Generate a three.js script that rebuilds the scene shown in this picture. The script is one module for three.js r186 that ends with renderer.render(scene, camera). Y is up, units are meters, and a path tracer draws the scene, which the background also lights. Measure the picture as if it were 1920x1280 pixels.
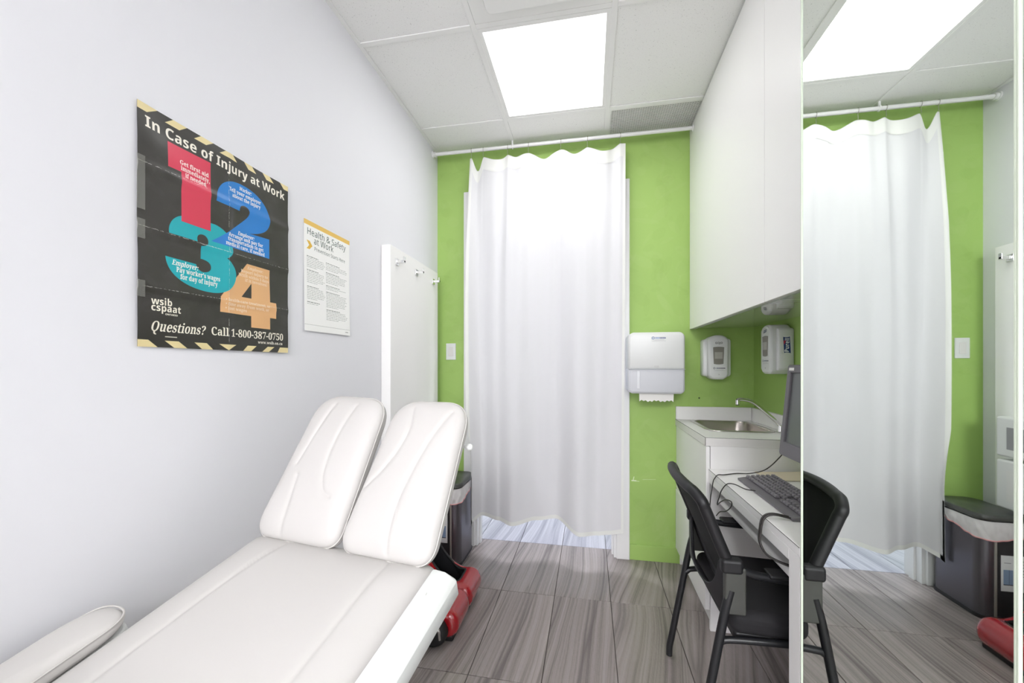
import * as THREE from 'three';
import { RoundedBoxGeometry } from 'three/addons/geometries/RoundedBoxGeometry.js';
import { mergeGeometries, mergeVertices, toCreasedNormals } from 'three/addons/utils/BufferGeometryUtils.js';
import { ImprovedNoise } from 'three/addons/math/ImprovedNoise.js';
import { RectAreaLightUniformsLib } from 'three/addons/lights/RectAreaLightUniformsLib.js';
import { Brush, Evaluator, SUBTRACTION } from 'three-bvh-csg';

RectAreaLightUniformsLib.init();

// ------------------------------------------------------------------ camera, light, exposure
const EYE = 1.255, FOCAL = 720, W = 1920, H = 1280;
const scene = new THREE.Scene();
scene.background = new THREE.Color(0x000000);
const camera = new THREE.PerspectiveCamera(THREE.MathUtils.radToDeg(2 * Math.atan(640 / FOCAL)), W / H, 0.02, 30);
camera.position.set(0, EYE, 0);
camera.rotation.y = THREE.MathUtils.degToRad(10.273);
camera.setViewOffset(W, H, -14.5, -46, W, H);          // shift lens: verticals stay vertical
const renderer = new THREE.WebGLRenderer({ antialias: true });
renderer.toneMapping = THREE.LinearToneMapping;
renderer.toneMappingExposure = 1.8;
renderer.shadowMap.enabled = true;
const PANEL_LIGHT = 3.7, REAR_FILL = 19.5, PANEL_GLOW = 0.8, HALL_LIGHT = 3.6;

// ------------------------------------------------------------------ helpers
const CEIL = 2.755, XL = -1.065, XR = 1.0, ZB = -2.59, ZF = 4.2, HALL_Z = -4.3;
let seed = 7;
const rnd = () => { seed = (seed * 1664525 + 1013904223) >>> 0; return seed / 4294967296; };
const noise = new ImprovedNoise();
const taken = new Map();
function numbered(name) {
  const n = taken.get(name) ?? 0; taken.set(name, n + 1);
  return n ? name + '_' + String(n).padStart(3, '0') : name;
}
function mesh(name, geometry, material, parent) {
  const o = new THREE.Mesh(geometry, material); o.name = parent ? name : numbered(name);
  o.castShadow = o.receiveShadow = true; (parent ?? scene).add(o); return o;
}
function tag(o, label, category, group) { o.userData.label = label; o.userData.category = category; if (group) o.userData.group = group; return o; }
function thing(name, label, category, [x, y, z] = [0, 0, 0], turn = 0, group) {
  const o = new THREE.Group(); o.name = numbered(name); o.position.set(x, y, z); o.rotation.y = turn; scene.add(o);
  return tag(o, label, category, group);
}
function structure(o, label) { o.userData.kind = 'structure'; if (label) o.userData.label = label; return o; }
const box = (w, h, d, x = 0, y = 0, z = 0) => new THREE.BoxGeometry(w, h, d).translate(x, y, z);
const span = (x0, x1, y0, y1, z0, z1) => box(Math.abs(x1 - x0), Math.abs(y1 - y0), Math.abs(z1 - z0), (x0 + x1) / 2, (y0 + y1) / 2, (z0 + z1) / 2);
const rspan = (x0, x1, y0, y1, z0, z1, r = 0.004, s = 3) => new RoundedBoxGeometry(Math.abs(x1 - x0), Math.abs(y1 - y0), Math.abs(z1 - z0), s, r).translate((x0 + x1) / 2, (y0 + y1) / 2, (z0 + z1) / 2);
const V = (x, y, z) => new THREE.Vector3(x, y, z);
const tube = (pts, r, seg = 40, rad = 10, closed = false, tension = 0.5) => new THREE.TubeGeometry(new THREE.CatmullRomCurve3(pts.map((p) => V(...p)), closed, 'catmullrom', tension), seg, r, rad, closed);
// straight rod with round ends between two points
function rod(a, b, r, rad = 14) {
  const A = V(...a), B = V(...b), L = A.distanceTo(B), g = new THREE.CapsuleGeometry(r, L, 4, rad);
  g.applyQuaternion(new THREE.Quaternion().setFromUnitVectors(V(0, 1, 0), B.clone().sub(A).normalize()));
  return g.translate(...A.add(B).multiplyScalar(0.5).toArray());
}
const merge = (list) => mergeGeometries(list.map((g) => { const n = g.index ? g.toNonIndexed() : g; for (const k of Object.keys(n.attributes)) if (!['position', 'normal', 'uv'].includes(k)) n.deleteAttribute(k); return n; }));
function roundRect(x0, y0, x1, y1, r, Kind = THREE.Shape) {
  const s = new Kind();
  s.moveTo(x0 + r, y0); s.lineTo(x1 - r, y0); s.absarc(x1 - r, y0 + r, r, -Math.PI / 2, 0); s.lineTo(x1, y1 - r); s.absarc(x1 - r, y1 - r, r, 0, Math.PI / 2);
  s.lineTo(x0 + r, y1); s.absarc(x0 + r, y1 - r, r, Math.PI / 2, Math.PI); s.lineTo(x0, y0 + r); s.absarc(x0 + r, y0 + r, r, Math.PI, Math.PI * 1.5);
  return s;
}
const extrude = (shape, depth, bevel = 0, seg = 3, curve = 16) => new THREE.ExtrudeGeometry(shape, { depth: depth - 2 * bevel, bevelEnabled: bevel > 0, bevelThickness: bevel, bevelSize: bevel, bevelOffset: -bevel, bevelSegments: seg, curveSegments: curve }).translate(0, 0, bevel);
const smooth = (g, a = 0.7) => toCreasedNormals(g, a);

// ------------------------------------------------------------------ materials
const mat = (color, roughness = 0.6, extra = {}) => new THREE.MeshPhysicalMaterial({ color, roughness, ...extra });
function dataTexture(n, m, fill, srgb = true) {
  const d = new Uint8Array(n * m * 4);
  for (let j = 0; j < m; j++) for (let i = 0; i < n; i++) { const c = fill(i / n, j / m), k = (j * n + i) * 4; d[k] = c[0]; d[k + 1] = c[1]; d[k + 2] = c[2]; d[k + 3] = 255; }
  const t = new THREE.DataTexture(d, n, m); t.wrapS = t.wrapT = THREE.RepeatWrapping; t.magFilter = THREE.LinearFilter; t.minFilter = THREE.LinearMipmapLinearFilter; t.generateMipmaps = true;
  if (srgb) t.colorSpace = THREE.SRGBColorSpace; t.needsUpdate = true; return t;
}
function canvasTexture(w, h, draw) {
  const c = document.createElement('canvas'); c.width = w; c.height = h; draw(c.getContext('2d'), w, h);
  const t = new THREE.CanvasTexture(c); t.colorSpace = THREE.SRGBColorSpace; return t;
}
const clampByte = (v) => Math.max(0, Math.min(255, v));
// veined wood-look porcelain: long wandering streaks along v
function veined(light, mid, dark, off) {
  return dataTexture(1024, 1024, (u, v) => {
    const x = u * 8, y = v * 8;
    const warp = 0.5 * noise.noise(x * 0.2 + off, y * 0.1, off) + 0.05 * noise.noise(x * 0.7, y * 0.3 + off, 3.1) + 0.008 * noise.noise(x * 2, y * 1.1 + off, 8.1);
    const p = x + warp * 2.2 + y * 0.09;
    const s = noise.noise(p * 1.1, y * 0.06 + off, 5.2) * 0.55 + noise.noise(p * 4.6, y * 0.07, off) * 0.28 + noise.noise(p * 13, y * 0.12, 1.7) * 0.36 + noise.noise(p * 34, y * 0.2, 6.3) * 0.28;
    const vein = Math.pow(1 - Math.min(1, Math.abs(noise.noise(p * 1.5, y * 0.05, off + 9)) * 9), 3) + 0.8 * Math.pow(1 - Math.min(1, Math.abs(noise.noise(p * 4.1, y * 0.08, off + 4)) * 7), 3) * (0.5 + noise.noise(x * 0.6, y * 0.5, 4));
    const grain = noise.noise(x * 60, y * 5, 2) * 0.08 + noise.noise(x * 22, y * 30, 7) * 0.04;
    let t = 0.55 + s * 0.62 + grain; t = Math.max(0, Math.min(1, t));
    const k = Math.min(1, Math.max(0, vein)) * 0.7;
    return [0, 1, 2].map((i) => clampByte((mid[i] + (t - 0.5) * (t > 0.5 ? light[i] - mid[i] : mid[i] - dark[i]) * 2) * (1 - k) + dark[i] * k));
  });
}
const veinMap = veined([178, 168, 164], [150, 141, 138], [104, 96, 94], 2.3);
const M = {
  wall: mat(0xe9e9ed, 0.75), ceilingPaint: mat(0xf6f6f4, 0.8), trimPaint: mat(0xf0f0ef, 0.4),
  green: mat(0xa5c76c, 0.62), greenTrim: mat(0xa5c76c, 0.45),
  grout: mat(0x5e5753, 0.85), hallWall: mat(0xe8e9ee, 0.7),
  laminate: mat(0xf8f7f5, 0.34), laminateEdge: mat(0xe9e7e4, 0.4), glossWhite: mat(0xf6f6f2, 0.04, { clearcoat: 1, clearcoatRoughness: 0.01, ior: 1.6 }), darkGap: mat(0x4a4846, 0.8),
  mirror: new THREE.MeshPhysicalMaterial({ color: 0xf0f5f0, metalness: 1, roughness: 0.012 }), glassEdge: mat(0xdfe9d6, 0.25), alu: mat(0xd9dcda, 0.35, { metalness: 0.4 }),
  vinyl: mat(0xcbc8c5, 0.5, { sheen: 0.15 }), vinylTrim: mat(0xc8c5c1, 0.5), plastic: mat(0xe6e8e6, 0.32), softPlastic: mat(0xe9e9e6, 0.4),
  fabric: mat(0xe2e2e4, 0.95, { transmission: 0.06, thickness: 0, side: THREE.DoubleSide }), hem: mat(0xebece8, 0.95, { side: THREE.DoubleSide }),
  steel: mat(0xc9c5c1, 0.24, { metalness: 1 }), brushed: mat(0xb9b2ab, 0.3, { metalness: 1, anisotropy: 0.4 }), chrome: mat(0xe6e6e6, 0.06, { metalness: 1 }),
  black: mat(0x17171a, 0.5), blackSoft: mat(0x1b1a1d, 0.8), blackMetal: mat(0x1a1b1e, 0.38), mesh: mat(0x121316, 0.85), bracket: mat(0x464743, 0.5),
  grey: mat(0x747176, 0.5), darkGrey: mat(0x3b393d, 0.5), key: mat(0x858287, 0.5), screen: mat(0x6d7070, 0.28),
  red: mat(0xa80f1c, 0.16, { clearcoat: 1, clearcoatRoughness: 0.05 }), lining: mat(0x232326, 0.6), rubber: mat(0x161617, 0.55),
  bin: mat(0x6d6a70, 0.34, { metalness: 0.75 }), binDark: mat(0x2a292c, 0.45), binLid: mat(0x4d4f4c, 0.3), bag: mat(0xf1eeee, 0.55, { transmission: 0.15, thickness: 0, side: THREE.DoubleSide }), pink: mat(0xe0a5a6, 0.5),
  paper: mat(0xf6f5f0, 0.8), cream: mat(0xe4d8c0, 0.8), frost: mat(0xd6d8dd, 0.3), windowGrey: mat(0x8f8c84, 0.15), switchGrey: mat(0xe4e2e0, 0.35),
  cable: mat(0x3b3836, 0.5), glow: new THREE.MeshStandardMaterial({ color: 0xffffff, emissive: 0xffffff, emissiveIntensity: PANEL_GLOW, roughness: 0.6 }),
  downlight: new THREE.MeshStandardMaterial({ color: 0xffffff, emissive: 0xe8eeff, emissiveIntensity: 8, roughness: 0.6 }),
};
M.floorTile = mat(0xffffff, 0.2, { map: veinMap, specularIntensity: 0.8 });
const hallGlareMap = veined([208, 207, 213], [184, 183, 191], [140, 139, 150], 6.1);  // same grey tile, with the bluish hallway glare put into its colour
M.hallTile = mat(0xffffff, 0.3, { map: hallGlareMap });
// mineral-fibre ceiling tile: pale board with pin holes and short fissures
const fibre = dataTexture(512, 512, (u, v) => {
  const a = noise.noise(u * 150, v * 150, 1), b = noise.noise(u * 80, v * 110, 8), c = noise.noise(u * 200, v * 200, 3);
  let s = 248 + c * 5; if (a > 0.48) s -= (a - 0.48) * 200; if (b > 0.56) s -= (b - 0.56) * 130;
  return [clampByte(s), clampByte(s), clampByte(s - 2)];
});
M.ceilingTile = mat(0xffffff, 0.9, { map: fibre });
// painted drywall: faint roller texture as relief
const roller = dataTexture(256, 256, (u, v) => { const n = 128 + 60 * noise.noise(u * 40, v * 40, 0.3) + 40 * noise.noise(u * 90, v * 90, 5); return [n, n, n]; }, false);
roller.repeat.set(2.2, 2.2);
M.wall.bumpMap = roller; M.wall.bumpScale = 0.0004;
const weave = dataTexture(256, 256, (u, v) => { const n = 128 + 60 * Math.sin(u * Math.PI * 128) * Math.sin(v * Math.PI * 128); return [n, n, n]; }, false);
weave.repeat.set(6, 6);
M.mesh.bumpMap = weave; M.mesh.bumpScale = 0.001;

// ------------------------------------------------------------------ room shell
function tileGeometry(w, d, h, du, dv) {                       // one floor tile with bevelled edge and its own piece of the vein print, uv in metres
  const g = new RoundedBoxGeometry(w, h, d, 1, 0.0012), p = g.attributes.position, uv = g.attributes.uv;
  for (let i = 0; i < p.count; i++) uv.setXY(i, (p.getX(i) + du) / 1.3, (p.getZ(i) + dv) / 1.3);
  return g;
}
const floorBed = (name, x0, x1, z0, z1, label) => structure(mesh(name, span(x0, x1, -0.08, -0.008, z0, z1), M.grout), label);
const floor = floorBed('floor', XL - 0.12, XR + 0.12, ZF + 0.12, -2.70, 'grey brown veined porcelain tile floor');
const hallFloor = floorBed('floor', -2.2, 2.2, -2.70, HALL_Z, 'tile floor of the hallway beyond the curtain');
hallFloor.name = 'hall_floor';
function layTiles(parent, xs, zs, material) {
  for (let i = 0; i + 1 < xs.length; i++) for (let j = 0; j + 1 < zs.length; j++) {
    const w = xs[i + 1] - xs[i] - 0.003, d = Math.abs(zs[j + 1] - zs[j]) - 0.003;
    const t = mesh('tile', tileGeometry(w, d, 0.012, w / 2 + 0.002 + rnd() * (1.296 - w), d / 2 + 0.002 + rnd() * (1.296 - d)), material, parent);
    t.position.set((xs[i] + xs[i + 1]) / 2, -0.006 + (rnd() - 0.5) * 0.0006, (zs[j] + zs[j + 1]) / 2);
  }
}
const edges = (from, to, origin, step) => { const a = [from]; for (let k = Math.ceil((from - origin) / step + 0.02); origin + k * step < to - 0.01; k++) a.push(origin + k * step); a.push(to); return a; };
layTiles(floor, edges(XL, XR, -0.486, 0.2992), edges(-2.70, ZF, -2.70, 0.6), M.floorTile);
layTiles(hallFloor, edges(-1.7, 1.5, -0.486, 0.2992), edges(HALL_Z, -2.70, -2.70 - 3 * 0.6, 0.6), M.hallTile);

structure(mesh('wall_left', span(XL - 0.12, XL, -0.02, CEIL + 0.1, ZF, ZB), M.wall), 'plain white painted wall behind the posters');
structure(mesh('wall_right', span(XR, XR + 0.12, -0.02, CEIL + 0.1, -1.14, ZB), M.green), 'green painted side wall behind sink and desk');
structure(mesh('wall_right_near', span(XR, XR + 0.12, -0.02, CEIL + 0.1, ZF, -1.14), M.wall), 'white side wall behind the mirrored wardrobe');
structure(mesh('wall_front', span(XL - 0.12, XR + 0.12, -0.02, CEIL + 0.1, ZF, ZF + 0.12), M.wall), 'white wall at the near end of the room');
const DOOR0 = -0.79, DOOR1 = 0.178, DOORH = 2.40;
{
  const s = new THREE.Shape(); s.moveTo(XL - 0.12, -0.02); s.lineTo(DOOR0, -0.02); s.lineTo(DOOR0, DOORH); s.lineTo(DOOR1, DOORH); s.lineTo(DOOR1, -0.02); s.lineTo(XR + 0.12, -0.02); s.lineTo(XR + 0.12, CEIL + 0.1); s.lineTo(XL - 0.12, CEIL + 0.1); s.closePath();
  const g = new THREE.ExtrudeGeometry(s, { depth: 0.12, bevelEnabled: false }).translate(0, 0, ZB - 0.12);
  const uv = g.attributes.uv, p = g.attributes.position;
  for (let i = 0; i < uv.count; i++) uv.setXY(i, (p.getX(i) + 1.3) / 2.6, (p.getY(i) + 0.1) / 3);
  const paint = canvasTexture(1300, 1500, (c, w, h) => {
    c.fillStyle = '#a5c76c'; c.fillRect(0, 0, w, h);
    for (let k = 0; k < 900; k++) { c.fillStyle = `rgba(${rnd() < 0.5 ? '255,255,230' : '60,90,20'},0.02)`; c.beginPath(); c.ellipse(rnd() * w, rnd() * h, 6 + rnd() * 40, 4 + rnd() * 20, rnd() * 3, 0, 7); c.fill(); }
    const X = (x) => (x + 1.3) / 2.6 * w, Y = (y) => (1 - (y + 0.1) / 3) * h;
    c.strokeStyle = 'rgba(240,246,225,0.9)'; c.lineCap = 'round';       // chipped paint beside the door trim
    for (const [x0, y0, x1, y1, b] of [[0.272, 0.51, 0.298, 0.51, 3.4], [0.281, 0.515, 0.286, 0.535, 2.2], [0.29, 0.508, 0.318, 0.507, 1.6], [0.34, 0.52, 0.42, 0.525, 0.8]]) { c.lineWidth = b; c.beginPath(); c.moveTo(X(x0), Y(y0)); c.lineTo(X(x1), Y(y1)); c.stroke(); }
    c.fillStyle = '#24331a'; c.beginPath(); c.arc(X(0.683), Y(1.053), 2.2, 0, 7); c.fill();   // screw hole above the backsplash
  });
  structure(mesh('wall_back', g, mat(0xffffff, 0.62, { map: paint })), 'green painted wall around the curtained doorway');
}
structure(mesh('baseboard_back', rspan(0.258, 0.575, 0.0, 0.1, ZB, ZB + 0.012, 0.003), M.greenTrim), 'green painted baseboard right of the doorway');
{
  const t = new THREE.Group(); t.name = 'trim_1'; scene.add(t); structure(t, 'white door casing around the curtained doorway');
  mesh('casing', rspan(DOOR0 - 0.075, DOOR0 + 0.004, 0.0, 2.47, ZB, ZB + 0.018, 0.004), M.trimPaint, t);
  mesh('casing', rspan(DOOR1 - 0.004, DOOR1 + 0.079, 0.0, 2.47, ZB, ZB + 0.018, 0.004), M.trimPaint, t);
  mesh('head_casing', rspan(DOOR0 + 0.004, DOOR1 - 0.004, DOORH - 0.005, 2.47, ZB, ZB + 0.018, 0.004), M.trimPaint, t);
  mesh('jamb', span(DOOR0, DOOR0 + 0.02, 0.0, DOORH, ZB - 0.125, ZB), M.trimPaint, t);
  mesh('jamb', span(DOOR1 - 0.02, DOOR1, 0.0, DOORH, ZB - 0.125, ZB), M.trimPaint, t);
  mesh('head_jamb', span(DOOR0 + 0.02, DOOR1 - 0.02, DOORH - 0.02, DOORH, ZB - 0.125, ZB), M.trimPaint, t);
  mesh('door_stop', span(DOOR1 - 0.032, DOOR1 - 0.02, 0.0, DOORH - 0.02, ZB - 0.075, ZB - 0.04), M.trimPaint, t);
  mesh('door_stop', span(DOOR0 + 0.02, DOOR0 + 0.032, 0.0, DOORH - 0.02, ZB - 0.075, ZB - 0.04), M.trimPaint, t);
}
// hallway beyond the doorway
structure(mesh('wall_hall_far', span(-1.8, 1.6, -0.02, CEIL + 0.1, HALL_Z, HALL_Z - 0.12), M.hallWall), 'white far wall of the hallway');
structure(mesh('wall_hall_left', span(-1.82, -1.7, -0.02, CEIL + 0.1, HALL_Z, ZB - 0.12), M.hallWall), 'white left wall of the hallway');
structure(mesh('wall_hall_right', span(1.5, 1.62, -0.02, CEIL + 0.1, HALL_Z, ZB - 0.12), M.hallWall), 'white right wall of the hallway');
structure(mesh('ceiling_hall', span(-1.82, 1.62, CEIL, CEIL + 0.1, HALL_Z - 0.12, ZB - 0.12), M.ceilingPaint), 'white hallway ceiling');
structure(mesh('baseboard_hall', rspan(-1.7, 1.5, 0, 0.14, HALL_Z, HALL_Z + 0.015, 0.003), M.trimPaint), 'white baseboard of the hallway');
[[-0.75, -3.2, 'left one near the doorway'], [-0.25, -3.65, 'middle one near the far wall'], [0.1, -3.2, 'right one near the doorway'], [0.55, -3.65, 'right one near the far wall'], [-1.2, -3.7, 'left one near the far wall']].forEach(([x, z, which]) => {
  const d = thing('hall_downlight', 'round recessed hallway downlight, ' + which, 'downlight', [x, CEIL - 0.012, z], 0, 'hallway downlights');
  mesh('trim_ring', new THREE.TorusGeometry(0.062, 0.008, 8, 32).rotateX(Math.PI / 2).translate(0, 0.004, 0), M.trimPaint, d);
  mesh('lens', new THREE.CylinderGeometry(0.056, 0.056, 0.008, 32).translate(0, 0.007, 0), M.downlight, d);
  const l = new THREE.SpotLight(0xeceffa, HALL_LIGHT, 0, 1.1, 0.8, 2); l.position.set(0, -0.004, 0); l.target.position.set(0, -1, 0); l.castShadow = true; l.shadow.radius = 2.8; d.add(l, l.target);
});

// suspended ceiling
const GX = [XL, -0.505, 0.105, 0.715, XR], GZ = [ZB, -2.292, -1.636, -1.0, -0.37, 0.26, 0.89, 1.52, 2.15, 2.78, 3.41, 4.04, ZF];
const ceiling = structure(mesh('ceiling', span(XL - 0.12, XR + 0.12, CEIL + 0.03, CEIL + 0.12, ZF + 0.12, ZB - 0.12), M.ceilingPaint), 'white suspended ceiling of mineral fibre tiles');
const openCells = new Set(['1,1', '1,2', '2,0', '1,8', '1,9', '1,10', '2,8', '2,9', '2,10']);       // light, air diffuser, return grille, added rear fill panels
for (let i = 0; i + 1 < GX.length; i++) for (let j = 0; j + 1 < GZ.length; j++) {
  if (openCells.has(i + ',' + j)) continue;
  const w = GX[i + 1] - GX[i] - 0.016, d = GZ[j + 1] - GZ[j] - 0.016, g = new THREE.BoxGeometry(w, 0.015, d), p = g.attributes.position, uv = g.attributes.uv, du = rnd(), dv = rnd();
  for (let k = 0; k < p.count; k++) uv.setXY(k, p.getX(k) / 0.6 + du, p.getZ(k) / 0.6 + dv);
  mesh('ceiling_tile', g, M.ceilingTile, ceiling).position.set((GX[i] + GX[i + 1]) / 2, CEIL + 0.0105 + (rnd() - 0.5) * 0.002, (GZ[j] + GZ[j + 1]) / 2);
}
for (const x of GX.slice(1, -1)) mesh('tee_bar', rspan(x - 0.012, x + 0.012, CEIL - 0.003, CEIL + 0.003, ZB, ZF, 0.001, 1), M.ceilingPaint, ceiling);
for (const z of GZ.slice(1, -1)) for (let i = 0; i + 1 < GX.length; i++) mesh('tee_bar', rspan(GX[i] + 0.012, GX[i + 1] - 0.012, CEIL - 0.0025, CEIL + 0.003, z - 0.012, z + 0.012, 0.001, 1), M.ceilingPaint, ceiling);
mesh('wall_angle', span(XL, XL + 0.018, CEIL - 0.003, CEIL + 0.001, ZB, ZF), M.ceilingPaint, ceiling);
mesh('wall_angle', span(XL + 0.018, XR, CEIL - 0.003, CEIL + 0.001, ZB, ZB + 0.018), M.ceilingPaint, ceiling);

function panelLight(x0, x1, z0, z1, label, power = PANEL_LIGHT) {                    // x0<x1, z0<z1 (opening), luminous sheet inside a slim frame
  const cx = (x0 + x1) / 2, cz = (z0 + z1) / 2, w = x1 - x0, d = z1 - z0;
  const t = thing('ceiling_light', label, 'ceiling light', [cx, CEIL, cz]);
  mesh('diffuser', new THREE.BoxGeometry(w - 0.04, 0.004, d - 0.04).translate(0, 0.006, 0), M.glow, t);
  mesh('frame', merge([span(-w / 2, w / 2, -0.001, 0.012, -d / 2, -d / 2 + 0.02), span(-w / 2, w / 2, -0.001, 0.012, d / 2 - 0.02, d / 2), span(-w / 2, -w / 2 + 0.02, -0.001, 0.012, -d / 2 + 0.02, d / 2 - 0.02), span(w / 2 - 0.02, w / 2, -0.001, 0.012, -d / 2 + 0.02, d / 2 - 0.02)]), M.ceilingPaint, t);
  const l = new THREE.RectAreaLight(0xffffff, power, w - 0.045, d - 0.045); l.position.set(0, 0.002, 0); l.rotation.x = -Math.PI / 2; t.add(l);
}
panelLight(-0.493, 0.093, -2.280, -1.650, 'bright square light panel in the white ceiling before the curtain');
for (const [z0, n] of [[2.162, 'first'], [2.792, 'second'], [3.422, 'third']]) for (const [x0, x1, sd] of [[-0.493, 0.093, 'left'], [0.117, 0.703, 'right']]) panelLight(x0, x1, z0, z0 + 0.606, `added unseen fill panel in the ceiling behind the camera, ${n} row, ${sd} side`, REAR_FILL);  // unseen panels, added behind the camera as frontal fill
{
  const t = thing('air_diffuser', 'white square air diffuser with rounded plate beside the ceiling light', 'air vent', [-0.2, CEIL, -1.318]);
  mesh('frame', extrude(Object.assign(roundRect(-0.292, -0.305, 0.292, 0.305, 0.004), { holes: [roundRect(-0.229, -0.259, 0.229, 0.259, 0.028, THREE.Path)] }), 0.008).rotateX(Math.PI / 2).translate(0, 0.006, 0), M.ceilingPaint, t);
  mesh('plate', extrude(roundRect(-0.225, -0.255, 0.225, 0.255, 0.025), 0.012, 0.004).rotateX(Math.PI / 2).translate(0, -0.006, 0), M.ceilingPaint, t);
  mesh('plenum', span(-0.27, 0.27, 0.0065, 0.014, -0.285, 0.285), M.ceilingPaint, t);
}
{
  const t = thing('return_grille', 'grey egg-crate grille in the ceiling corner beside the wall cabinet', 'air vent', [0.41, CEIL, -2.441]);
  const hw = 0.293, hd = 0.137, bars = [];
  for (let x = -hw + 0.0135; x < hw; x += 0.0135) bars.push(box(0.0032, 0.004, 2 * hd, x, 0.002, 0));
  for (let z = -hd + 0.0135; z < hd; z += 0.0135) bars.push(box(2 * hw, 0.004, 0.0032, 0, 0.002, z));
  mesh('egg_crate', merge(bars), mat(0xf1f1ee, 0.5), t).userData.kind = 'stuff';
  mesh('frame', merge([span(-hw, hw, -0.001, 0.0062, -hd, -hd + 0.012), span(-hw, hw, -0.001, 0.0062, hd - 0.012, hd), span(-hw, -hw + 0.01, -0.001, 0.0062, -hd + 0.012, hd - 0.012), span(hw - 0.01, hw, -0.001, 0.0062, -hd + 0.012, hd - 0.012)]), M.ceilingPaint, t);
  mesh('duct_back', span(-hw, hw, 0.0045, 0.012, -hd, hd), mat(0xb4b4b0, 0.8), t);
}

// ------------------------------------------------------------------ cupboards, desk, mirror on the right
function wallCabinet(z0, z1, label, doors) {                    // z0 far, z1 near
  const t = thing('wall_cabinet', label, 'cabinet', [0.812, 1.49, (z0 + z1) / 2]);
  const d = (z1 - z0) / 2;
  mesh('body', rspan(0.644 - 0.812, XR - 0.002 - 0.812, 0.004, CEIL - 0.008 - 1.49, -d + 0.0005, d - 0.0005, 0.001, 1), M.glossWhite, t);
  const step = 2 * d / doors;
  for (let k = 0; k < doors; k++) mesh('door', rspan(0.626 - 0.812, 0.6435 - 0.812, -0.003, CEIL - 0.008 - 1.49, -d + k * step + 0.0015, -d + (k + 1) * step - 0.0015, 0.0015, 2), M.laminate, t);
  mesh('light_rail', rspan(0.644 - 0.812, 0.66 - 0.812, -0.002, 0.004, -d + 0.001, d - 0.001, 0.001, 1), M.alu, t);
}
wallCabinet(ZB + 0.002, -1.533, 'large white wall cabinet above the sink, reaching the ceiling', 1);
wallCabinet(-1.533, -1.149, 'narrower white wall cabinet door beside the tall mirror', 1);

const CT = 0.917, CZ = -1.944;                                   // counter height, near edge
{
  const t = thing('sink_cabinet', 'white laminate base cabinet under the sink', 'cabinet', [0.78, 0, -2.27]);
  const X = (x) => x - 0.78, Z = (z) => z + 2.27;
  mesh('side_panel', rspan(X(0.564), X(0.995), 0.0, CT - 0.041, Z(-1.968), Z(-1.950), 0.001, 1), M.laminate, t);
  mesh('side_panel', rspan(X(0.564), X(0.995), 0.0, CT - 0.041, Z(ZB + 0.002), Z(ZB + 0.02), 0.001, 1), M.laminate, t);
  mesh('bottom_panel', span(X(0.566), X(0.99), 0.1, 0.118, Z(ZB + 0.02), Z(-1.968)), M.laminate, t);
  mesh('toe_kick', span(X(0.585), X(0.6), 0.0, 0.1, Z(ZB + 0.02), Z(-1.968)), M.laminate, t);
  mesh('drawer_front', rspan(X(0.545), X(0.562), 0.478, CT - 0.043, Z(ZB + 0.004), Z(-1.951), 0.0015, 2), M.laminate, t);
  mesh('door', rspan(X(0.541), X(0.562), 0.1, 0.474, Z(ZB + 0.004), Z(-1.951), 0.0015, 2), M.laminate, t);
}
const SX0 = 0.605, SX1 = 0.945, SZ0 = -2.545, SZ1 = -2.125;
{
  const t = thing('countertop', 'white laminate countertop with low backsplash holding the sink', 'countertop', [0.77, CT - 0.04, -2.267]);
  const s = new THREE.Shape([[0.541, -CZ], [XR - 0.002, -CZ], [XR - 0.002, -(ZB + 0.002)], [0.541, -(ZB + 0.002)]].map(([x, z]) => new THREE.Vector2(x - 0.77, z - 2.267)));
  s.holes.push(roundRect(SX0 + 0.012 - 0.77, -SZ1 + 0.012 - 2.267, SX1 - 0.012 - 0.77, -SZ0 - 0.012 - 2.267, 0.06, THREE.Path));
  mesh('top', extrude(s, 0.04, 0.0012, 1).rotateX(-Math.PI / 2), M.laminate, t);
  mesh('backsplash', rspan(0.541 - 0.77, XR - 0.022 - 0.77, 0.0405, 0.122, ZB + 0.002 + 2.267, ZB + 0.02 + 2.267, 0.0015, 2), M.laminate, t);
  mesh('side_splash', rspan(XR - 0.02 - 0.77, XR - 0.002 - 0.77, 0.0405, 0.122, ZB + 0.002 + 2.267, CZ + 2.267, 0.0015, 2), M.laminate, t);
  mesh('edge_band', merge([span(0.5400 - 0.77, 0.5412 - 0.77, 0.002, 0.0385, ZB + 0.003 + 2.267, CZ - 0.001 + 2.267), span(0.5425 - 0.77, XR - 0.004 - 0.77, 0.002, 0.0385, CZ - 0.0002 + 2.267, CZ + 0.001 + 2.267)]), M.laminateEdge, t);
  mesh('seam_line', merge([span(0.5398 - 0.77, 0.5414 - 0.77, 0.0385, 0.0398, ZB + 0.003 + 2.267, CZ - 0.0005 + 2.267), span(0.5412 - 0.77, XR - 0.004 - 0.77, 0.0385, 0.0398, CZ - 0.0006 + 2.267, CZ + 0.0012 + 2.267), span(0.5396 - 0.77, 0.5413 - 0.77, 0.002, 0.0385, CZ - 0.001 + 2.267, CZ + 0.0012 + 2.267)]), M.darkGap, t);
}
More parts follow.
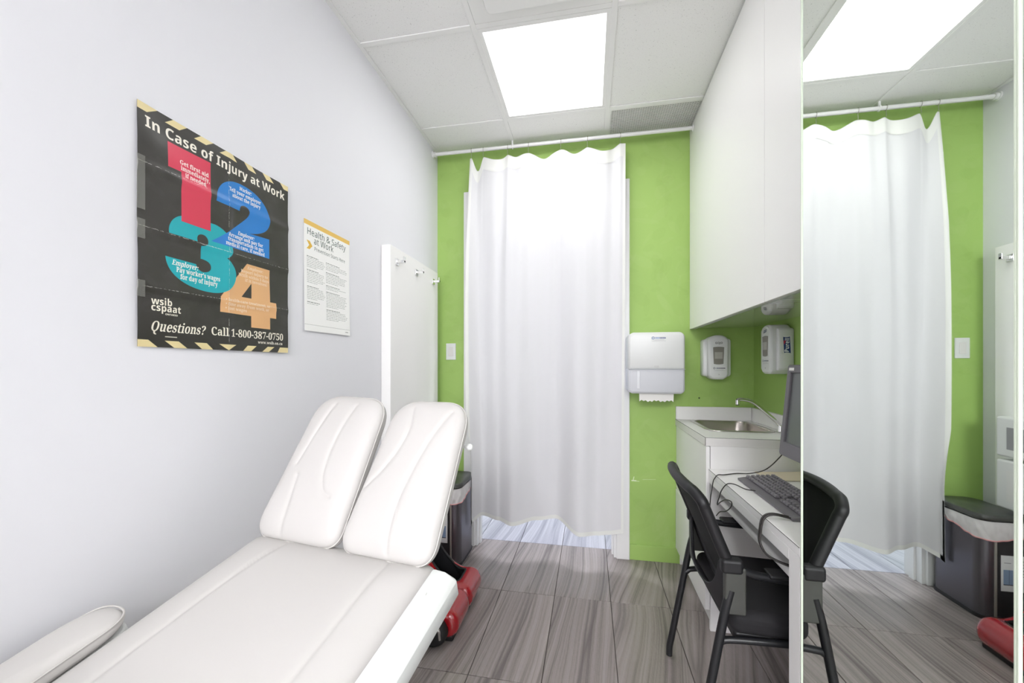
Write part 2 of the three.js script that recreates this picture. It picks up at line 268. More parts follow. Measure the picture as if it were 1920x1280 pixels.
{
  const cx = (SX0 + SX1) / 2, cz = (SZ0 + SZ1) / 2, hw = (SX1 - SX0) / 2, hd = (SZ1 - SZ0) / 2;
  const t = thing('sink', 'small stainless steel sink set in the white counter', 'sink', [cx, CT, cz]);
  const rim = roundRect(-hw, -hd, hw, hd, 0.07); rim.holes.push(roundRect(-hw + 0.022, -hd + 0.022, hw - 0.022, hd - 0.022, 0.055, THREE.Path));
  mesh('rim', extrude(rim, 0.005, 0.0018, 3, 12).rotateX(-Math.PI / 2).translate(0, 0.0004, 0), M.steel, t);
  const rings = [[0.021, 0.003, 0.056], [0.026, -0.006, 0.055], [0.034, -0.05, 0.055], [0.044, -0.115, 0.052], [0.062, -0.135, 0.045], [0.1, -0.14, 0.03], [0.14, -0.142, 0.01]];
  const pts = rings.map(([i, y, r]) => roundRect(-hw + i, -hd + i, hw - i, hd - i, r).getSpacedPoints(96).map((p) => V(p.x, y, -p.y)));
  const pos = [], idx = [], n = pts[0].length;
  pts.forEach((ring) => ring.forEach((p) => pos.push(p.x, p.y, p.z)));
  for (let k = 0; k + 1 < pts.length; k++) for (let i = 0; i + 1 < n; i++) { const a = k * n + i; idx.push(a, a + n, a + 1, a + 1, a + n, a + n + 1); }
  pos.push(0, -0.143, 0); const last = pts.length * n; for (let i = 0; i + 1 < n; i++) idx.push((pts.length - 1) * n + i, last, (pts.length - 1) * n + i + 1);
  const g = new THREE.BufferGeometry(); g.setAttribute('position', new THREE.Float32BufferAttribute(pos, 3)); g.setIndex(idx); g.computeVertexNormals();
  mesh('bowl', g, mat(0xb9b2ab, 0.3, { metalness: 1, side: THREE.DoubleSide }), t);
  const dr = mesh('drain', new THREE.LatheGeometry([[0.001, 0.0], [0.02, 0.001], [0.03, 0.004], [0.036, 0.003], [0.037, 0]].map(([x, y]) => new THREE.Vector2(x, y)), 32).translate(0, -0.142, 0), M.chrome, t);
  mesh('strainer', new THREE.CylinderGeometry(0.018, 0.018, 0.002, 20).translate(0, -0.139, 0), M.darkGrey, dr);
}
{
  const t = thing('faucet', 'chrome swivel faucet with long slanted spout over the sink', 'faucet', [0.957, CT + 0.001, -2.16]);
  mesh('base', new THREE.LatheGeometry([[0, 0], [0.017, 0], [0.017, 0.006], [0.013, 0.012], [0.012, 0.03], [0.009, 0.036], [0, 0.037]].map(([x, y]) => new THREE.Vector2(x, y)), 24), M.chrome, t);
  mesh('spout', tube([[0, 0.03, 0], [-0.015, 0.05, 0], [-0.06, 0.093, 0], [-0.11, 0.138, 0], [-0.145, 0.158, 0], [-0.185, 0.165, 0], [-0.203, 0.16, 0]], 0.0085, 60, 14), M.chrome, t);
  const a = mesh('aerator', new THREE.CylinderGeometry(0.0105, 0.0105, 0.024, 20).translate(-0.201, 0.15, 0), M.chrome, t);
  mesh('nozzle', new THREE.CylinderGeometry(0.0085, 0.0085, 0.004, 20).translate(-0.201, 0.1365, 0), M.darkGrey, a);
}
const DT = 0.768;
{
  const t = thing('desk', 'white laminate desk with keyboard tray between sink cabinet and mirror', 'desk', [0.78, 0, -1.55]);
  const X = (x) => x - 0.78, Z = (z) => z + 1.55;
  mesh('desktop', rspan(X(0.556), X(0.998), DT - 0.026, DT, Z(-1.949), Z(-1.149), 0.0012, 2), M.laminate, t);
  mesh('seam_line', span(X(0.5553), X(0.5568), DT - 0.0024, DT - 0.0008, Z(-1.948), Z(-1.150)), M.darkGap, t);
  mesh('front_rail', rspan(X(0.556), X(0.575), DT - 0.062, DT - 0.027, Z(-1.949), Z(-1.207), 0.0012, 2), M.laminate, t);
  mesh('end_panel', rspan(X(0.556), X(0.998), 0.0, DT - 0.027, Z(-1.206), Z(-1.150), 0.0012, 2), M.laminate, t);
  mesh('keyboard_tray', rspan(X(0.585), X(0.93), 0.622, 0.648, Z(-1.925), Z(-1.215), 0.01, 4), M.laminate, t);
  mesh('tray_rail', span(X(0.60), X(0.93), 0.649, DT - 0.0275, Z(-1.944), Z(-1.926)), M.laminateEdge, t);
  mesh('tray_rail', span(X(0.60), X(0.93), 0.649, DT - 0.0275, Z(-1.2255), Z(-1.2075)), M.laminateEdge, t);
  mesh('back_panel', span(X(0.975), X(0.99), 0.0, DT - 0.027, Z(-1.949), Z(-1.207)), M.laminate, t);
}
{
  const t = thing('mirrored_wardrobe', 'tall wardrobe with full height mirror doors beside the desk', 'wardrobe', [0.78, 0, -0.28]);
  const X = (x) => x - 0.78, Z = (z) => z + 0.28, zs = [-1.142, -0.616, -0.09, 0.436];
  mesh('carcass', rspan(X(0.575), X(0.998), 0.0, CEIL - 0.006, Z(-1.146), Z(0.44), 0.002, 1), M.laminate, t);
  for (let k = 0; k < 3; k++) {
    const d = mesh('mirror_door', span(X(0.557), X(0.5735), 0.012, CEIL - 0.012, Z(zs[k] + 0.0035), Z(zs[k + 1] - 0.0035)), M.mirror, t);
    mesh('edge_strip', rspan(X(0.5545), X(0.5738), 0.012, CEIL - 0.012, Z(zs[k]), Z(zs[k] + 0.0033), 0.0008, 2), M.glassEdge, d);
    mesh('edge_strip', rspan(X(0.5545), X(0.5738), 0.012, CEIL - 0.012, Z(zs[k + 1] - 0.0033), Z(zs[k + 1] - 0.0002), 0.0008, 2), M.glassEdge, d);
  }
}

// ------------------------------------------------------------------ on the desk
{
  const t = thing('monitor', 'dark grey flat monitor tilted back on the white desk', 'monitor', [0.845, DT, -1.54], -Math.PI / 2);
  const foot = extrude(roundRect(-0.11, -0.08, 0.11, 0.08, 0.04), 0.012, 0.004).rotateX(-Math.PI / 2).translate(0, 0, 0.0);
  mesh('base', foot, M.darkGrey, t);
  mesh('stand', rspan(-0.035, 0.035, 0.011, 0.26, -0.015, 0.02, 0.01), M.darkGrey, t);
  const b = roundRect(-0.18, 0, 0.18, 0.362, 0.012); b.holes.push(roundRect(-0.152, 0.055, 0.152, 0.33, 0.003, THREE.Path));
  const tilt = (g) => g.rotateX(-0.094).translate(0, 0.129, 0.06);
  const bz = mesh('bezel', tilt(extrude(b, 0.03, 0.004, 3)), M.grey, t);
  mesh('screen', tilt(span(-0.153, 0.153, 0.054, 0.331, 0.016, 0.021)), M.screen, t);
  mesh('rear_shell', tilt(rspan(-0.165, 0.165, 0.015, 0.345, -0.035, 0.002, 0.016)), M.grey, t);
  mesh('sticker', tilt(span(-0.165, -0.128, 0.339, 0.35, 0.0298, 0.0305)), M.paper, bz);
}
{
  const t = thing('keyboard', 'dark grey computer keyboard lying on the white desk', 'keyboard', [0.695, DT, -1.56], -Math.PI / 2);
  const prof = new THREE.Shape([[-0.07, 0.002], [0.07, 0.002], [0.07, 0.009], [0.045, 0.014], [-0.066, 0.024], [-0.07, 0.02]].map((p) => new THREE.Vector2(...p)));
  mesh('case', extrude(prof, 0.45, 0.0018, 2).rotateY(-Math.PI / 2).translate(0.225, -0.0001, 0), M.grey, t);
  const keyG = {}; const key = (w) => keyG[w] ??= (() => { const g = new RoundedBoxGeometry(w, 0.009, 0.0155, 2, 0.0025), p = g.attributes.position; for (let i = 0; i < p.count; i++) if (p.getY(i) > 0) { p.setX(i, p.getX(i) * (w - 0.004) / w); p.setZ(i, p.getZ(i) * 0.78); } return g; })();
  for (let r = 0; r < 6; r++) {
    const z = 0.035 - r * 0.0188 - (r === 5 ? 0.002 : 0), y = 0.0215 + r * 0.0017;
    let x = -0.213;
    const row = r === 0 ? [0.024, 0.018, 0.024, 0.105, 0.024, 0.018, 0.018, 0.024] : Array(r === 2 ? 14 : 15).fill(0.0175);
    for (const w of row) { mesh('key', key(w), M.key, t).position.set(x + w / 2, y, z); x += w + 0.0016; if (x > 0.08) break; }
    for (let k = 0; k < 3; k++) if (r !== 2) mesh('key', key(0.0175), M.key, t).position.set(0.089 + k * 0.0188, y, z);
    if (r < 5) for (let k = 0; k < 4; k++) mesh('key', key(0.0175), M.key, t).position.set(0.151 + k * 0.0188, y, z);
  }
}
{
  // slightly curled folder and sheet
  const mk = (w, d, lift, th = 0.0012) => { const p = new THREE.BoxGeometry(w, th, d, 14, 1, 14), a = p.attributes.position; for (let i = 0; i < a.count; i++) { const u = a.getX(i) / w, v = a.getZ(i) / d; a.setY(i, a.getY(i) + th / 2 + 0.0006 + lift * (Math.pow(Math.max(0, u + 0.1), 2) + 0.5 * Math.pow(Math.max(0, -v), 2))); } p.computeVertexNormals(); return p; };
  tag(mesh('folder', mk(0.22, 0.13, 0.012, 0.003), M.cream), 'cream paper folder on the desk between sink cabinet and monitor', 'folder').position.set(0.86, DT + 0.0006, -1.865);
  scene.children.at(-1).rotation.y = 0.12;
  tag(mesh('paper_sheet', mk(0.1, 0.21, 0.03), M.paper), 'loose white sheet on the desk next to the keyboard', 'paper').position.set(0.815, DT + 0.0006, -1.30);
}
function cable(pts, r, label) { return tag(mesh('cable', tube(pts, r, 90, 8), M.cable), label, 'cable'); }
cable([[0.80, 0.935, -1.735], [0.785, 0.875, -1.775], [0.755, 0.805, -1.835], [0.71, DT + 0.004, -1.885], [0.652, DT + 0.003, -1.878], [0.59, DT + 0.003, -1.845], [0.562, DT + 0.004, -1.835], [0.552, DT - 0.012, -1.842], [0.549, 0.727, -1.862], [0.548, 0.63, -1.898], [0.549, 0.56, -1.908]], 0.0022, 'thin black cable running from monitor down the desk front');
cable([[0.622, DT + 0.012, -1.60], [0.60, DT + 0.006, -1.635], [0.575, DT + 0.012, -1.67], [0.556, DT + 0.004, -1.70], [0.546, 0.735, -1.735], [0.544, 0.697, -1.76], [0.545, 0.655, -1.79], [0.545, 0.685, -1.74], [0.544, 0.715, -1.675], [0.544, 0.726, -1.615], [0.545, 0.70, -1.63], [0.546, 0.664, -1.688], [0.547, 0.635, -1.76], [0.548, 0.60, -1.81]], 0.0022, 'thin black keyboard cable looping below the desk edge');
for (const k of [0, 1]) cable([[0.72, DT + 0.0035, -1.315 - k * 0.008], [0.68, DT + 0.004, -1.33 - k * 0.01], [0.63, DT + 0.006, -1.345 - k * 0.012], [0.575, DT + 0.014, -1.345 - k * 0.012], [0.55, DT - 0.004, -1.35 - k * 0.012], [0.5415, 0.717, -1.352 - k * 0.01], [0.5415, 0.685, -1.352 - k * 0.008], [0.55, 0.662, -1.325 - k * 0.008], [0.575, 0.656, -1.29 - k * 0.008], [0.62, 0.653, -1.262 - k * 0.008]], 0.003, k ? 'farther of two grey cables arching over the desk edge' : 'nearer of two grey cables arching over the desk edge');

// ------------------------------------------------------------------ wall fittings
{
  const t = thing('paper_towel_dispenser', 'large white paper towel dispenser on the green wall', 'dispenser', [0.393, 1.09, ZB + 0.001]);
  const s = (y0, y1, r0, r1) => { const q = new THREE.Shape(), h = 0.161; q.moveTo(-h + r0, y0); q.lineTo(h - r0, y0); q.absarc(h - r0, y0 + r0, r0, -Math.PI / 2, 0); q.lineTo(h, y1 - r1); q.absarc(h - r1, y1 - r1, r1, 0, Math.PI / 2); q.lineTo(-h + r1, y1); q.absarc(-h + r1, y1 - r1, r1, Math.PI / 2, Math.PI); q.lineTo(-h, y0 + r0); q.absarc(-h + r0, y0 + r0, r0, Math.PI, Math.PI * 1.5); return q; };
  const cover = mesh('cover', smooth(extrude(s(0.145, 0.367, 0.012, 0.035), 0.205, 0.018, 5)), M.plastic, t);
  mesh('lower_cover', smooth(extrude(s(0.0, 0.1505, 0.028, 0.006), 0.199, 0.014, 5)), M.frost, t);
  mesh('seam', rspan(-0.1605, 0.1605, 0.1445, 0.1485, 0.01, 0.2065, 0.0015, 2), mat(0xc4c7cc, 0.35), t);
  mesh('latch', rspan(-0.012, 0.012, 0.158, 0.168, 0.2045, 0.2068, 0.001, 2), mat(0xd7d7d5, 0.4), cover);
  const logo = canvasTexture(320, 128, (c, w, h) => { c.fillStyle = '#e6e8e6'; c.fillRect(0, 0, w, h); c.strokeStyle = '#2a5f9e'; c.lineWidth = 11; c.beginPath(); c.arc(42, 42, 24, 0, 7); c.stroke(); c.fillStyle = '#6d8fb8'; c.fillRect(84, 26, 92, 32); c.fillStyle = '#2f4a72'; c.fillRect(178, 26, 122, 32); c.fillStyle = '#eef'; for (let k = 0; k < 9; k++) c.fillRect(92 + k * 23, 34, 13, 16); c.fillStyle = '#a8a8aa'; c.fillRect(70, 80, 200, 5); c.fillRect(24, 102, 280, 5); });
  mesh('logo', new THREE.PlaneGeometry(0.088, 0.035).translate(0.012, 0.325, 0.2056), mat(0xffffff, 0.4, { map: logo }), cover);
  mesh('window_bar', rspan(-0.112, -0.096, 0.03, 0.135, 0.199, 0.2012, 0.001, 2), mat(0xe6e8ec, 0.2), t);
}
{
  const g = (() => { const s = new THREE.Shape(); s.moveTo(-0.1, 0.07); s.lineTo(-0.098, 0.006); for (let k = 0; k <= 16; k++) s.lineTo(-0.098 + k * 0.01225, 0.006 + (k % 2 ? 0.006 : -0.002) + 0.003 * Math.sin(k)); s.lineTo(0.1, 0.07); return extrude(s, 0.0008); })();
  const p = tag(mesh('paper_towel', g, M.paper), 'white paper towel hanging from the dispenser with torn edge', 'paper towel'); p.position.set(0.397, 1.036, ZB + 0.165); p.rotation.x = 0.06;
}
function pumpDispenser(t, w, h, depth, word) {                  // facing +z, base at wall z=0, bottom y=0
  const body = mesh('body', smooth(extrude(roundRect(-w / 2, 0.018, w / 2, h - 0.022, 0.016), depth * 0.72, 0.008, 4)), M.plastic, t);
  const f = new THREE.Shape(), a = w * 0.37; f.moveTo(-a * 0.45, 0); f.lineTo(a * 0.45, 0); f.quadraticCurveTo(a * 0.8, 0.006, a, 0.028); f.lineTo(a, h - 0.03); f.quadraticCurveTo(a * 0.75, h, 0, h); f.quadraticCurveTo(-a * 0.75, h, -a, h - 0.03); f.lineTo(-a, 0.028); f.quadraticCurveTo(-a * 0.8, 0.006, -a * 0.45, 0);
  const face = mesh('front_cover', smooth(extrude(f, depth, 0.014, 5)), M.plastic, t);
  const wn = new THREE.Shape(); wn.moveTo(-0.031, 0.194); wn.quadraticCurveTo(0, 0.2, 0.031, 0.194); wn.lineTo(0.027, 0.094); wn.quadraticCurveTo(0, 0.087, -0.027, 0.094); wn.closePath();
  const win = mesh('window', extrude(wn, 0.006, 0.0015).translate(0, 0, depth - 0.004), M.windowGrey, t);
  mesh('refill', rspan(-0.022, 0.022, 0.125, 0.165, depth + 0.0018, depth + 0.0025, 0.0003, 1), mat(0xb9b6ae, 0.2), win);
  const logo = canvasTexture(320, 128, (c, W_, H_) => { c.fillStyle = '#e6e8e6'; c.fillRect(0, 0, W_, H_); c.strokeStyle = '#333d4c'; c.lineWidth = 10; c.beginPath(); c.arc(36, 38, 22, 0, 7); c.stroke(); c.fillStyle = '#4c5a70'; c.fillRect(84, 24, 100, 28); c.fillStyle = '#2d3644'; c.fillRect(180, 24, 124, 28); c.fillStyle = '#e6e8ee'; for (let k = 0; k < 9; k++) c.fillRect(92 + k * 23, 31, 12, 13); c.fillStyle = '#a8a8aa'; c.fillRect(70, 76, 190, 5); c.fillRect(20, 98, 290, 5); });
  mesh('logo', new THREE.PlaneGeometry(0.072, 0.029).translate(0.004, 0.062, depth + 0.0006), mat(0xffffff, 0.4, { map: logo }), face);
  mesh('sensor_dot', new THREE.CylinderGeometry(0.004, 0.004, 0.002, 16).rotateX(Math.PI / 2).translate(0.002, 0.03, depth + 0.0004), mat(0xd2d2d0, 0.4), face);
  if (word) { const tx = canvasTexture(320, 110, (c, W_, H_) => { c.fillStyle = '#e6e8e6'; c.fillRect(0, 0, W_, H_); c.fillStyle = '#3c3936'; c.font = 'bold 92px sans-serif'; c.textAlign = 'center'; c.fillText(word, W_ / 2, 86, 300); }); mesh('lettering', new THREE.PlaneGeometry(0.058, 0.02).translate(0.002, 0.22, depth + 0.0006), mat(0xffffff, 0.4, { map: tx }), face); }
  return { body, face };
}
pumpDispenser(thing('soap_dispenser', 'white touchless soap dispenser with grey window on the green wall', 'dispenser', [0.766, 1.174, ZB + 0.001]), 0.158, 0.268, 0.1, 'GOJO');
{
  const t = thing('sanitizer_dispenser', 'white hand sanitizer dispenser with blue side logo near the monitor', 'dispenser', [XR - 0.001, 1.214, -2.19], -Math.PI / 2);
  const { body } = pumpDispenser(t, 0.158, 0.254, 0.1, null);
  const side = canvasTexture(256, 512, (c, w, h) => { c.fillStyle = '#e6e8e6'; c.fillRect(0, 0, w, h); c.fillStyle = '#233a78'; c.beginPath(); c.moveTo(36, 18); c.quadraticCurveTo(150, 40, 214, 10); c.lineTo(236, 492); c.quadraticCurveTo(120, 440, 64, 486); c.closePath(); c.fill(); c.fillStyle = '#c0354d'; c.beginPath(); c.moveTo(50, 130); c.lineTo(112, 130); c.lineTo(64, 250); c.closePath(); c.fill(); c.save(); c.translate(186, 462); c.rotate(-Math.PI / 2 + 0.04); c.fillStyle = '#ffffff'; c.font = 'bold 158px sans-serif'; c.fillText('Purell', 0, 0, 420); c.restore(); });
  // the logo sits on the side of the body that faces the camera (local +x)
  mesh('side_logo', new THREE.PlaneGeometry(0.044, 0.088).rotateY(Math.PI / 2).translate(0.0796, 0.145, 0.036), mat(0xffffff, 0.4, { map: side }), body);
  const front = canvasTexture(256, 160, (c, w, h) => { c.fillStyle = '#e6e8e6'; c.fillRect(0, 0, w, h); c.fillStyle = '#2e3a58'; c.beginPath(); c.moveTo(20, 60); c.lineTo(240, 20); c.lineTo(220, 110); c.lineTo(10, 150); c.closePath(); c.fill(); c.save(); c.translate(26, 122); c.rotate(-0.18); c.fillStyle = '#dfe3ea'; c.font = 'bold 72px sans-serif'; c.fillText('Purell', 0, 0, 190); c.restore(); });
  mesh('front_logo', new THREE.PlaneGeometry(0.04, 0.025).translate(0, 0.222, 0.1006), mat(0xffffff, 0.4, { map: front }), body);
}
{
  const t = thing('light_switch', 'white rocker light switch on the green wall left of curtain', 'light switch', [-0.963, 1.357, ZB + 0.0005]);
  const pl = mesh('plate', rspan(-0.036, 0.036, -0.058, 0.058, 0, 0.006, 0.0025), M.plastic, t);
  mesh('rocker', rspan(-0.0165, 0.0165, -0.033, 0.033, 0.003, 0.0095, 0.002).rotateX(0.03), M.switchGrey, t);
  for (const y of [-0.047, 0.047]) mesh('screw', new THREE.CylinderGeometry(0.003, 0.003, 0.0014, 12).rotateX(Math.PI / 2).translate(0, y, 0.0061), M.switchGrey, pl);
}
{
  const t = thing('hook_board', 'white board on the wall carrying three chrome coat hooks', 'coat rack', [XL, 0.06, -2.15]);
  const Z = (z) => z + 2.15;
  mesh('board', rspan(0.0005, 0.053, 0, 1.825, Z(-2.465), Z(-1.835), 0.003), M.laminate, t);
  for (const z of [-1.90, -2.135, -2.385]) {
    const p = mesh('hook', rspan(0.053, 0.059, 1.732, 1.768, Z(z) - 0.018, Z(z) + 0.018, 0.002), M.chrome, t);
    mesh('arm', merge([rspan(0.058, 0.1, 1.742, 1.758, Z(z) - 0.009, Z(z) + 0.009, 0.003), rspan(0.094, 0.1, 1.744, 1.775, Z(z) - 0.009, Z(z) + 0.009, 0.002)]), M.chrome, p);
  }
}
for (const [h0, h1, label, pull] of [[0.80, 1.0, 'white wall box with rounded front above the waste bin', 1], [0.54, 0.785, 'white lower wall box just above the waste bin lid', 0]]) {
  const t = thing('glove_dispenser', label, 'wall box', [-1.0115, h0, -2.27]);
  mesh('body', rspan(0, 0.08, 0, h1 - h0, -0.1, 0.1, 0.012, 4), M.plastic, t);
  mesh('slot', rspan(0.0785, 0.0812, 0.04, h1 - h0 - 0.05, -0.045, 0.045, 0.001, 1), pull ? mat(0x9a9a9c, 0.5) : M.softPlastic, t);
}
// posters
const posterTex = canvasTexture(1000, 1283, (c, w, h) => {
  c.fillStyle = '#3b3936'; c.fillRect(0, 0, w, h);
  for (let k = 0; k < 260; k++) { c.fillStyle = `rgba(${rnd() < 0.6 ? '140,138,132' : '20,20,18'},0.035)`; c.beginPath(); c.ellipse(rnd() * w, rnd() * h, 10 + rnd() * 60, 6 + rnd() * 30, rnd() * 3, 0, 7); c.fill(); }
  c.fillStyle = '#ead9a4';
  const poly = (pts) => { c.beginPath(); pts.forEach(([x, y], i) => i ? c.lineTo(x, y) : c.moveTo(x, y)); c.closePath(); c.fill(); };
  for (const p of [[[0, 0], [97, 0], [45, 40], [0, 40]], [[175, 0], [251, 0], [209, 38], [133, 38]], [[330, 0], [408, 0], [362, 36], [290, 36]], [[490, 0], [541, 0], [572, 34], [448, 34]], [[625, 0], [690, 0], [724, 36], [660, 36]], [[775, 0], [835, 0], [871, 36], [808, 36]], [[925, 0], [1000, 0], [1000, 36], [960, 36]]]) poly(p);
  for (const p of [[[0, 1245], [50, 1245], [97, 1283], [0, 1283]], [[130, 1245], [203, 1245], [251, 1283], [180, 1283]], [[291, 1245], [367, 1245], [408, 1283], [338, 1283]], [[446, 1245], [569, 1245], [510, 1283]], [[654, 1245], [724, 1245], [680, 1283], [618, 1283]], [[816, 1245], [875, 1245], [826, 1283], [769, 1283]], [[925, 1245], [1000, 1245], [1000, 1283], [905, 1283]]]) poly(p);
  c.fillStyle = '#f5efe2'; c.font = 'bold 82px sans-serif'; c.fillText('In Case of Injury at Work', 34, 118, 934);
  c.fillStyle = '#e6b37f'; poly([[648, 686], [835, 686], [835, 919], [889, 919], [889, 1034], [835, 1034], [835, 1118], [680, 1118], [680, 1040], [455, 1040], [455, 945]]);
  c.fillStyle = '#3b3936'; poly([[680, 815], [680, 919], [606, 919]]);
  c.fillStyle = '#1fadb8'; c.beginPath(); c.moveTo(149, 643); c.bezierCurveTo(150, 555, 200, 510, 300, 505); c.lineTo(420, 500); c.bezierCurveTo(500, 505, 540, 570, 540, 620); c.bezierCurveTo(540, 660, 520, 680, 498, 690); c.bezierCurveTo(545, 712, 566, 750, 564, 790); c.bezierCurveTo(560, 870, 500, 928, 390, 930); c.bezierCurveTo(250, 932, 140, 880, 133, 776); c.lineTo(304, 778); c.bezierCurveTo(308, 802, 330, 818, 352, 815); c.bezierCurveTo(380, 810, 397, 796, 395, 772); c.bezierCurveTo(392, 748, 370, 738, 331, 738); c.lineTo(331, 661); c.bezierCurveTo(362, 655, 377, 640, 374, 616); c.bezierCurveTo(370, 594, 350, 586, 330, 592); c.bezierCurveTo(312, 597, 304, 615, 308, 642); c.closePath(); c.fill();
  c.fillStyle = '#2a80cf'; c.beginPath(); c.moveTo(426, 347); c.bezierCurveTo(430, 230, 500, 165, 604, 165); c.bezierCurveTo(740, 165, 832, 240, 832, 331); c.bezierCurveTo(832, 405, 770, 450, 671, 472); c.lineTo(830, 462); c.lineTo(830, 603); c.lineTo(394, 611); c.bezierCurveTo(480, 545, 560, 470, 632, 392); c.bezierCurveTo(688, 335, 660, 292, 618, 302); c.bezierCurveTo(595, 308, 588, 328, 591, 347); c.closePath(); c.fill();
  c.fillStyle = '#dc3f5a'; poly([[146, 134], [391, 130], [391, 552], [216, 554], [216, 272], [146, 274]]);
  c.fillStyle = '#fbf4ec';
  const lines = (size, list, italic) => { c.font = `bold ${size}px serif`; for (const [s, x, y, m, it] of list) { c.save(); c.translate(x, y); if (it) c.transform(1, 0, -0.22, 1, 0, 0); c.fillText(s, 0, 0, m); c.restore(); } };
  lines(34, [['Get first aid', 209, 228, 170], ['immediately,', 214, 260, 172], ['if needed', 238, 292, 124], ['Worker:', 588, 207, 92, 1], ['Tell your employer', 516, 240, 240], ['about the injury', 540, 272, 214], ['Employer:', 580, 508, 126, 1], ['Arrange and pay for', 510, 538, 266], ['transportation to get', 504, 568, 276], ['medical care, if needed', 490, 599, 300]]);
  lines(40, [['Employer:', 166, 814, 150, 1], ['Pay worker\u2019s wages', 190, 850, 264], ['for day of injury', 212, 886, 226]]);
  c.fillStyle = '#f4d9b8'; lines(28, [['Employer:', 650, 722, 128, 1], ['Report injury to', 600, 752, 220], ['WSIB within 3 days', 582, 782, 246], ['if it involves:', 630, 810, 190], ['\u2022 health care treatment, or', 488, 962, 344], ['\u2022 time away from work, or', 488, 990, 336], ['\u2022 lost wages', 488, 1018, 160]]);
  c.fillStyle = '#f3eddc'; c.font = 'bold 54px sans-serif'; c.fillText('wsib', 62, 1052, 106); c.fillText('cspaat', 60, 1086, 156); c.font = 'bold 15px sans-serif'; c.fillText('ONTARIO', 130, 1104, 86);
  lines(76, [['Questions?', 56, 1196, 300, 1]]); lines(70, [['Call 1-800-387-0750', 394, 1192, 560]]); lines(28, [['www.wsib.on.ca', 734, 1226, 214]]);
  c.fillStyle = '#c9c4b4'; c.fillRect(132, 1220, 62, 6);
  c.strokeStyle = 'rgba(235,232,225,0.75)'; c.lineCap = 'round';                    // worn fold lines
  const worn = (x0, y0, x1, y1) => { const n = Math.hypot(x1 - x0, y1 - y0) / 8; for (let k = 0; k < n; k++) { if (rnd() < 0.3) continue; c.lineWidth = 0.6 + rnd() * 1.8; const a = k / n, b = (k + 1) / n, j = () => (rnd() - 0.5) * 3; c.beginPath(); c.moveTo(x0 + (x1 - x0) * a + j(), y0 + (y1 - y0) * a + j()); c.lineTo(x0 + (x1 - x0) * b + j(), y0 + (y1 - y0) * b + j()); c.stroke(); } };
  worn(0, 312, 360, 298); worn(0, 649, 1000, 640); worn(0, 964, 1000, 950); worn(513, 130, 513, 1240); worn(330, 646, 500, 643); worn(330, 648, 500, 645);
});
const sheetTex = canvasTexture(840, 1280, (c, w, h) => {
  c.fillStyle = '#fbfbf8'; c.fillRect(0, 0, w, h); c.fillStyle = '#ecc566'; c.fillRect(0, 0, w, 54);
  c.fillStyle = '#33473c'; c.font = '104px sans-serif'; c.fillText('Health & Safety', 46, 160, 712); c.fillText('at Work', 160, 246, 352);
  c.fillStyle = '#e2b743'; c.beginPath(); c.moveTo(44, 232); c.lineTo(92, 232); c.lineTo(138, 282); c.lineTo(92, 330); c.lineTo(44, 330); c.lineTo(86, 282); c.closePath(); c.fill();
  c.fillStyle = '#4d5a52'; c.font = '62px sans-serif'; c.fillText('Prevention Starts Here', 168, 322, 580);
  const para = (x, y, n, m) => { for (let k = 0; k < n; k++) { c.fillStyle = k === 0 ? '#6d706c' : '#a5a7a3'; let q = x; const end = x + m * (k === n - 1 ? 0.55 : k === 0 ? 0.62 : 0.86 + rnd() * 0.14); while (q < end) { const l = 12 + rnd() * 38; c.fillRect(q, y + k * 20, Math.min(l, end - q), k === 0 ? 8 : 6); q += l + 7; } } };
  para(46, 410, 7, 310); para(46, 570, 8, 310); para(46, 760, 8, 310); para(46, 940, 2, 340);
  para(372, 410, 5, 420); para(372, 530, 7, 420); para(372, 690, 3, 420); para(372, 770, 10, 420); para(372, 990, 7, 420);
  c.fillStyle = '#b9bbb6'; c.fillRect(0, 1204, w, 4); c.fillStyle = '#8b8f8a'; c.fillRect(740, 1236, 60, 8);
});
function wallSheet(name, w, h, z, y, tex, label, category, wave) {
  const g = new THREE.BoxGeometry(w, h, 0.0006, 60, 70, 1), p = g.attributes.position, uv = g.attributes.uv, nrm = g.attributes.normal;
  for (let i = 0; i < p.count; i++) { const x = p.getX(i), q = p.getY(i); if (Math.abs(nrm.getZ(i)) > 0.5) uv.setXY(i, x / w + 0.5, q / h + 0.5); else uv.setXY(i, 0.002, 0.5); p.setZ(i, p.getZ(i) + 0.0012 + wave(x / w + 0.5, q / h + 0.5)); }
  g.computeVertexNormals();
  const m = tag(mesh(name, g, mat(0xffffff, name === 'poster' ? 0.26 : 0.6, { map: tex })), label, category); m.rotation.y = Math.PI / 2; m.position.set(XL, y, z); return m;
}
const crease = (t, c, s) => Math.exp(-Math.pow((t - c) / s, 2));
const posterMesh = wallSheet('poster', 0.460, 0.590, -0.968, EYE + 0.342, posterTex, 'black workplace injury poster with big coloured numbers on white wall', 'poster', (u, v) => 0.0025 * (crease(v, 0.745, 0.02) + crease(v, 0.495, 0.018) + crease(v, 0.252, 0.02) + 0.7 * crease(u, 0.513, 0.02)) + 0.0016 * (1 + Math.sin(u * 9 + v * 4) * Math.sin(v * 7)) + 0.002 * (1 + noise.noise(u * 5, v * 6, 2.2)) + 0.004 * Math.pow(u, 6));
for (const [y0, y1] of [[0.035, 0.165], [-0.035, 0.012], [-0.175, -0.135]]) mesh('tape', rspan(-0.234, -0.2165, y0, y1, 0.0088, 0.0094, 0.0002, 1), mat(0xf6f6f2, 0.08, { transmission: 0.95, thickness: 0 }), posterMesh);
wallSheet('safety_notice', 0.279, 0.425, -1.4235, EYE + 0.348, sheetTex, 'white printed safety notice with yellow top band beside the poster', 'notice', (u, v) => 0.0005 + 0.003 * Math.pow(1 - v, 5) + 0.0008 * (1 + Math.sin(v * 6 + u)));

